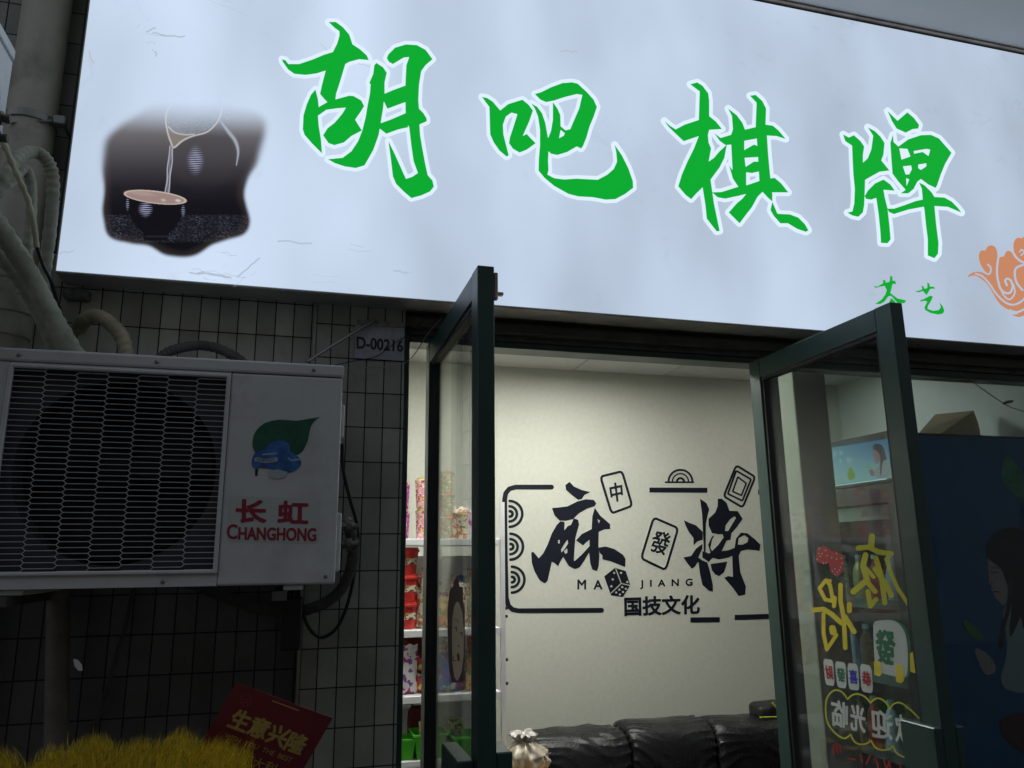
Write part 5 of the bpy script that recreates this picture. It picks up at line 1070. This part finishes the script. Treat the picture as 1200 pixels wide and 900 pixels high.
# ------------------------------------------------------------------ ceiling light
for (lx0, lx1, ly0, ly1, el_, lab_) in ((1.1, 1.75, 3.35, 3.60, 48.0, 'ceiling light panel over the middle of the room'), (.62, 1.00, 3.02, 3.22, 80.0, 'added ceiling light panel brightening the snack shelf'), (2.62, 3.22, 3.62, 3.80, 7.0, 'added ceiling light panel brightening the fridge side of the room')):  # shelf and fridge panels are unseen additions that brighten those areas
    lampm = glow('lamp diffuser', (.99, .985, .92), el_)
    cl = thing('ceiling_light', lab_, 'ceiling light', ((lx0 + lx1) / 2, (ly0 + ly1) / 2, 2.725), 'ceiling lights in the shop')
    fr_ = MB(); fr_.box(lx0 - .02, lx1 + .02, ly0 - .02, ly0, 2.725, 2.75); fr_.box(lx0 - .02, lx1 + .02, ly1, ly1 + .02, 2.725, 2.75); fr_.box(lx0 - .02, lx0, ly0 + .0005, ly1 - .0005, 2.7255, 2.75); fr_.box(lx1, lx1 + .02, ly0 + .0005, ly1 - .0005, 2.7255, 2.75); fr_.build('frame', M['shelf'], cl)
    MB().box(lx0 + .001, lx1 - .001, ly0 + .001, ly1 - .001, 2.732, 2.736).build('diffuser', lampm, cl)

# ------------------------------------------------------------------ flower basket and greeting card
gr = thing('golden_grass_bouquet', 'golden dyed grass bouquet standing in front of the dark tiled wall', 'bouquet', (-.33, 1.9, 0))
v = []; f = []
rng = random.Random(4)
for k in range(15000):
    u = rng.random(); bx_ = -.66 + u * .60; by_ = 1.9 + rng.uniform(-.12, .12)
    hmax = 1.297 - .05 * max(0, 1 - u / .16) + .010 * math.sin(u * 19) + .008 * math.sin(u * 43 + 1) - .04 * abs(u - .55) - .05 * max(0, 1 - abs(u - .25) / .05) 
    if u > .93 and rng.random() < (u - .93) * 12: continue
    zt = hmax - (by_ - 1.9) ** 2 * 2 - abs(rng.gauss(0, .05)) + (rng.uniform(0, .022) if rng.random() < .04 else 0); L = rng.uniform(.05, .13); a = rng.uniform(-.3, .3) + (u - .5) * .9; w = rng.uniform(.0003, .0010)
    x1_, z1_ = bx_, zt; x0_, z0_ = bx_ - math.sin(a) * L, zt - math.cos(a) * L; cu_ = rng.uniform(-.012, .012); ya = rng.uniform(-.02, .02)
    xm_, zm_ = (x0_ + x1_) / 2 + cu_, (z0_ + z1_) / 2; b = len(v)
    v += [(x0_ - w, by_, z0_), (x0_ + w, by_, z0_), (xm_ + w, by_ + ya * .5, zm_), (xm_ - w, by_ + ya * .5, zm_), (x1_, by_ + ya, z1_)]
    f += [(b, b + 1, b + 2, b + 3), (b + 3, b + 2, b + 4)]
gs = link_mesh('grass_plumes', v, f, M['grass'], gr); tag(gs, kind='stuff')
MB().lathe([(.12, .85), (.17, .9), (.25, 1.08), (.27, 1.15)], (-.36, 1.9, 0), 26).build('basket', M['wicker'], gr)
for dx, dy in ((-.15, -.1), (.15, -.1), (0, .15)): MB().tube([(-.36 + dx * .6, 1.9 + dy * .6, .86), (-.36 + dx * 1.6, 1.9 + dy * 1.6, 0.005)], .012, 8).build('leg', M['wood'], gr)

CP = YP(2.02)
def cpt(s, t): # card coordinates: s across, t px down
    return (276.7 + 113.3 * s - .5 * t, 799.8 + 41.8 * s + .866 * t)
cd = thing('greeting_card', 'tilted deep red greeting card with gold characters beside the golden grass', 'card', tuple(CP.px([cpt(.5, 150)])[0]))
q = CP.px([cpt(0, 0), cpt(1, 0), cpt(1, 170), cpt(0, 170)])
vv = [tuple(p) for p in q] + [(p[0], p[1] + .003, p[2]) for p in q]
link_mesh('card', vv, [(0, 3, 2, 1), (4, 5, 6, 7), (0, 1, 5, 4), (1, 2, 6, 5), (2, 3, 7, 6), (3, 0, 4, 7)], M['card'], cd)
for chx, s_, t_ in (('生', .225, 40.5), ('意', .42, 41), ('兴', .62, 42), ('隆', .815, 43)):
    w_ = .088; h_ = 12
    text('lettering', chx, [cpt(s_ - w_, t_ - h_), cpt(s_ + w_, t_ - h_), cpt(s_ + w_, t_ + h_), cpt(s_ - w_, t_ + h_)], CP, M['goldink'], cd, .001, bold=.07)
text('lettering', 'WISH  YOU  THE  BEST', [cpt(.16, 60), cpt(.86, 61), cpt(.86, 67), cpt(.16, 66)], CP, M['goldink'], cd, .001, bold=.01)
text('lettering', '吉大利', [cpt(.42, 74), cpt(.76, 74), cpt(.76, 89), cpt(.42, 89)], CP, M['goldink'], cd, .001, bold=.02)
art('gold_line', [('line', [cpt(.40, 5.5), cpt(.67, 5.5)], .7)], CP, M['goldink'], cd, .001, cell=.3)
c0 = cpt(.17, 16); art('round_emblem', [('line', arc(c0[0], c0[1], 6.8, 0, 360, 24), .35), ('line', [(c0[0] - 4, c0[1] - 1.5), (c0[0] + 4, c0[1] - 0)], .4), ('line', [(c0[0] - 4, c0[1] + 2), (c0[0] + 4, c0[1] + 3)], .4)], CP, mat('dull red ink', (.3, .05, .04), .5), cd, .001, cell=.25)
MB().tube([tuple(CP.px([cpt(.5, 168)])[0] + np.array([0, .012, 0])), tuple(CP.px([cpt(.5, 168)])[0] * np.array([1, 1, 0]) + np.array([-.1, .012, .01]))], .006, 8).build('stick', M['wood'], cd)

# ------------------------------------------------------------------ light
sc_ = bpy.context.scene
w = bpy.data.worlds.new('World'); sc_.world = w; w.use_nodes = True; nt = w.node_tree
bgn = nt.nodes['Background']; sky = nt.nodes.new('ShaderNodeTexSky'); sky.sky_type = 'NISHITA'; sky.sun_disc = False
sky.sun_elevation = R(40); sky.sun_rotation = R(20); sky.air_density = 1.5; sky.dust_density = 3
hs = nt.nodes.new('ShaderNodeHueSaturation'); hs.inputs['Saturation'].default_value = .42
nt.links.new(sky.outputs[0], hs.inputs['Color']); nt.links.new(hs.outputs[0], bgn.inputs[0]); bgn.inputs[1].default_value = .118
sl = bpy.data.lights.new('sun', 'SUN'); sl.energy = .5; sl.angle = R(12); sl.color = (1, .96, .9)
so_ = bpy.data.objects.new('sun', sl); COL.objects.link(so_)
# sun stands behind the building, elevation 40
d = Vector((math.sin(R(20)) * math.cos(R(40)), math.cos(R(20)) * math.cos(R(40)), math.sin(R(40))))
so_.rotation_euler = d.to_track_quat('Z', 'Y').to_euler(); so_.location = (0, 10, 12)

# ------------------------------------------------------------------ camera
cam = bpy.data.cameras.new('camera'); co = bpy.data.objects.new('camera', cam); COL.objects.link(co)
cam.sensor_width = 36; cam.lens = F / 1200 * 36; cam.clip_start = .02; cam.clip_end = 300
mw = Matrix.Identity(4)
for i in range(3):
    for j in range(3): mw[i][j] = MW[i][j]
    mw[i][3] = CAM[i]
co.matrix_world = mw; sc_.camera = co
sc_.view_settings.view_transform = 'Standard'; sc_.view_settings.look = 'None'
sc_.view_settings.exposure = 0; sc_.view_settings.gamma = 1
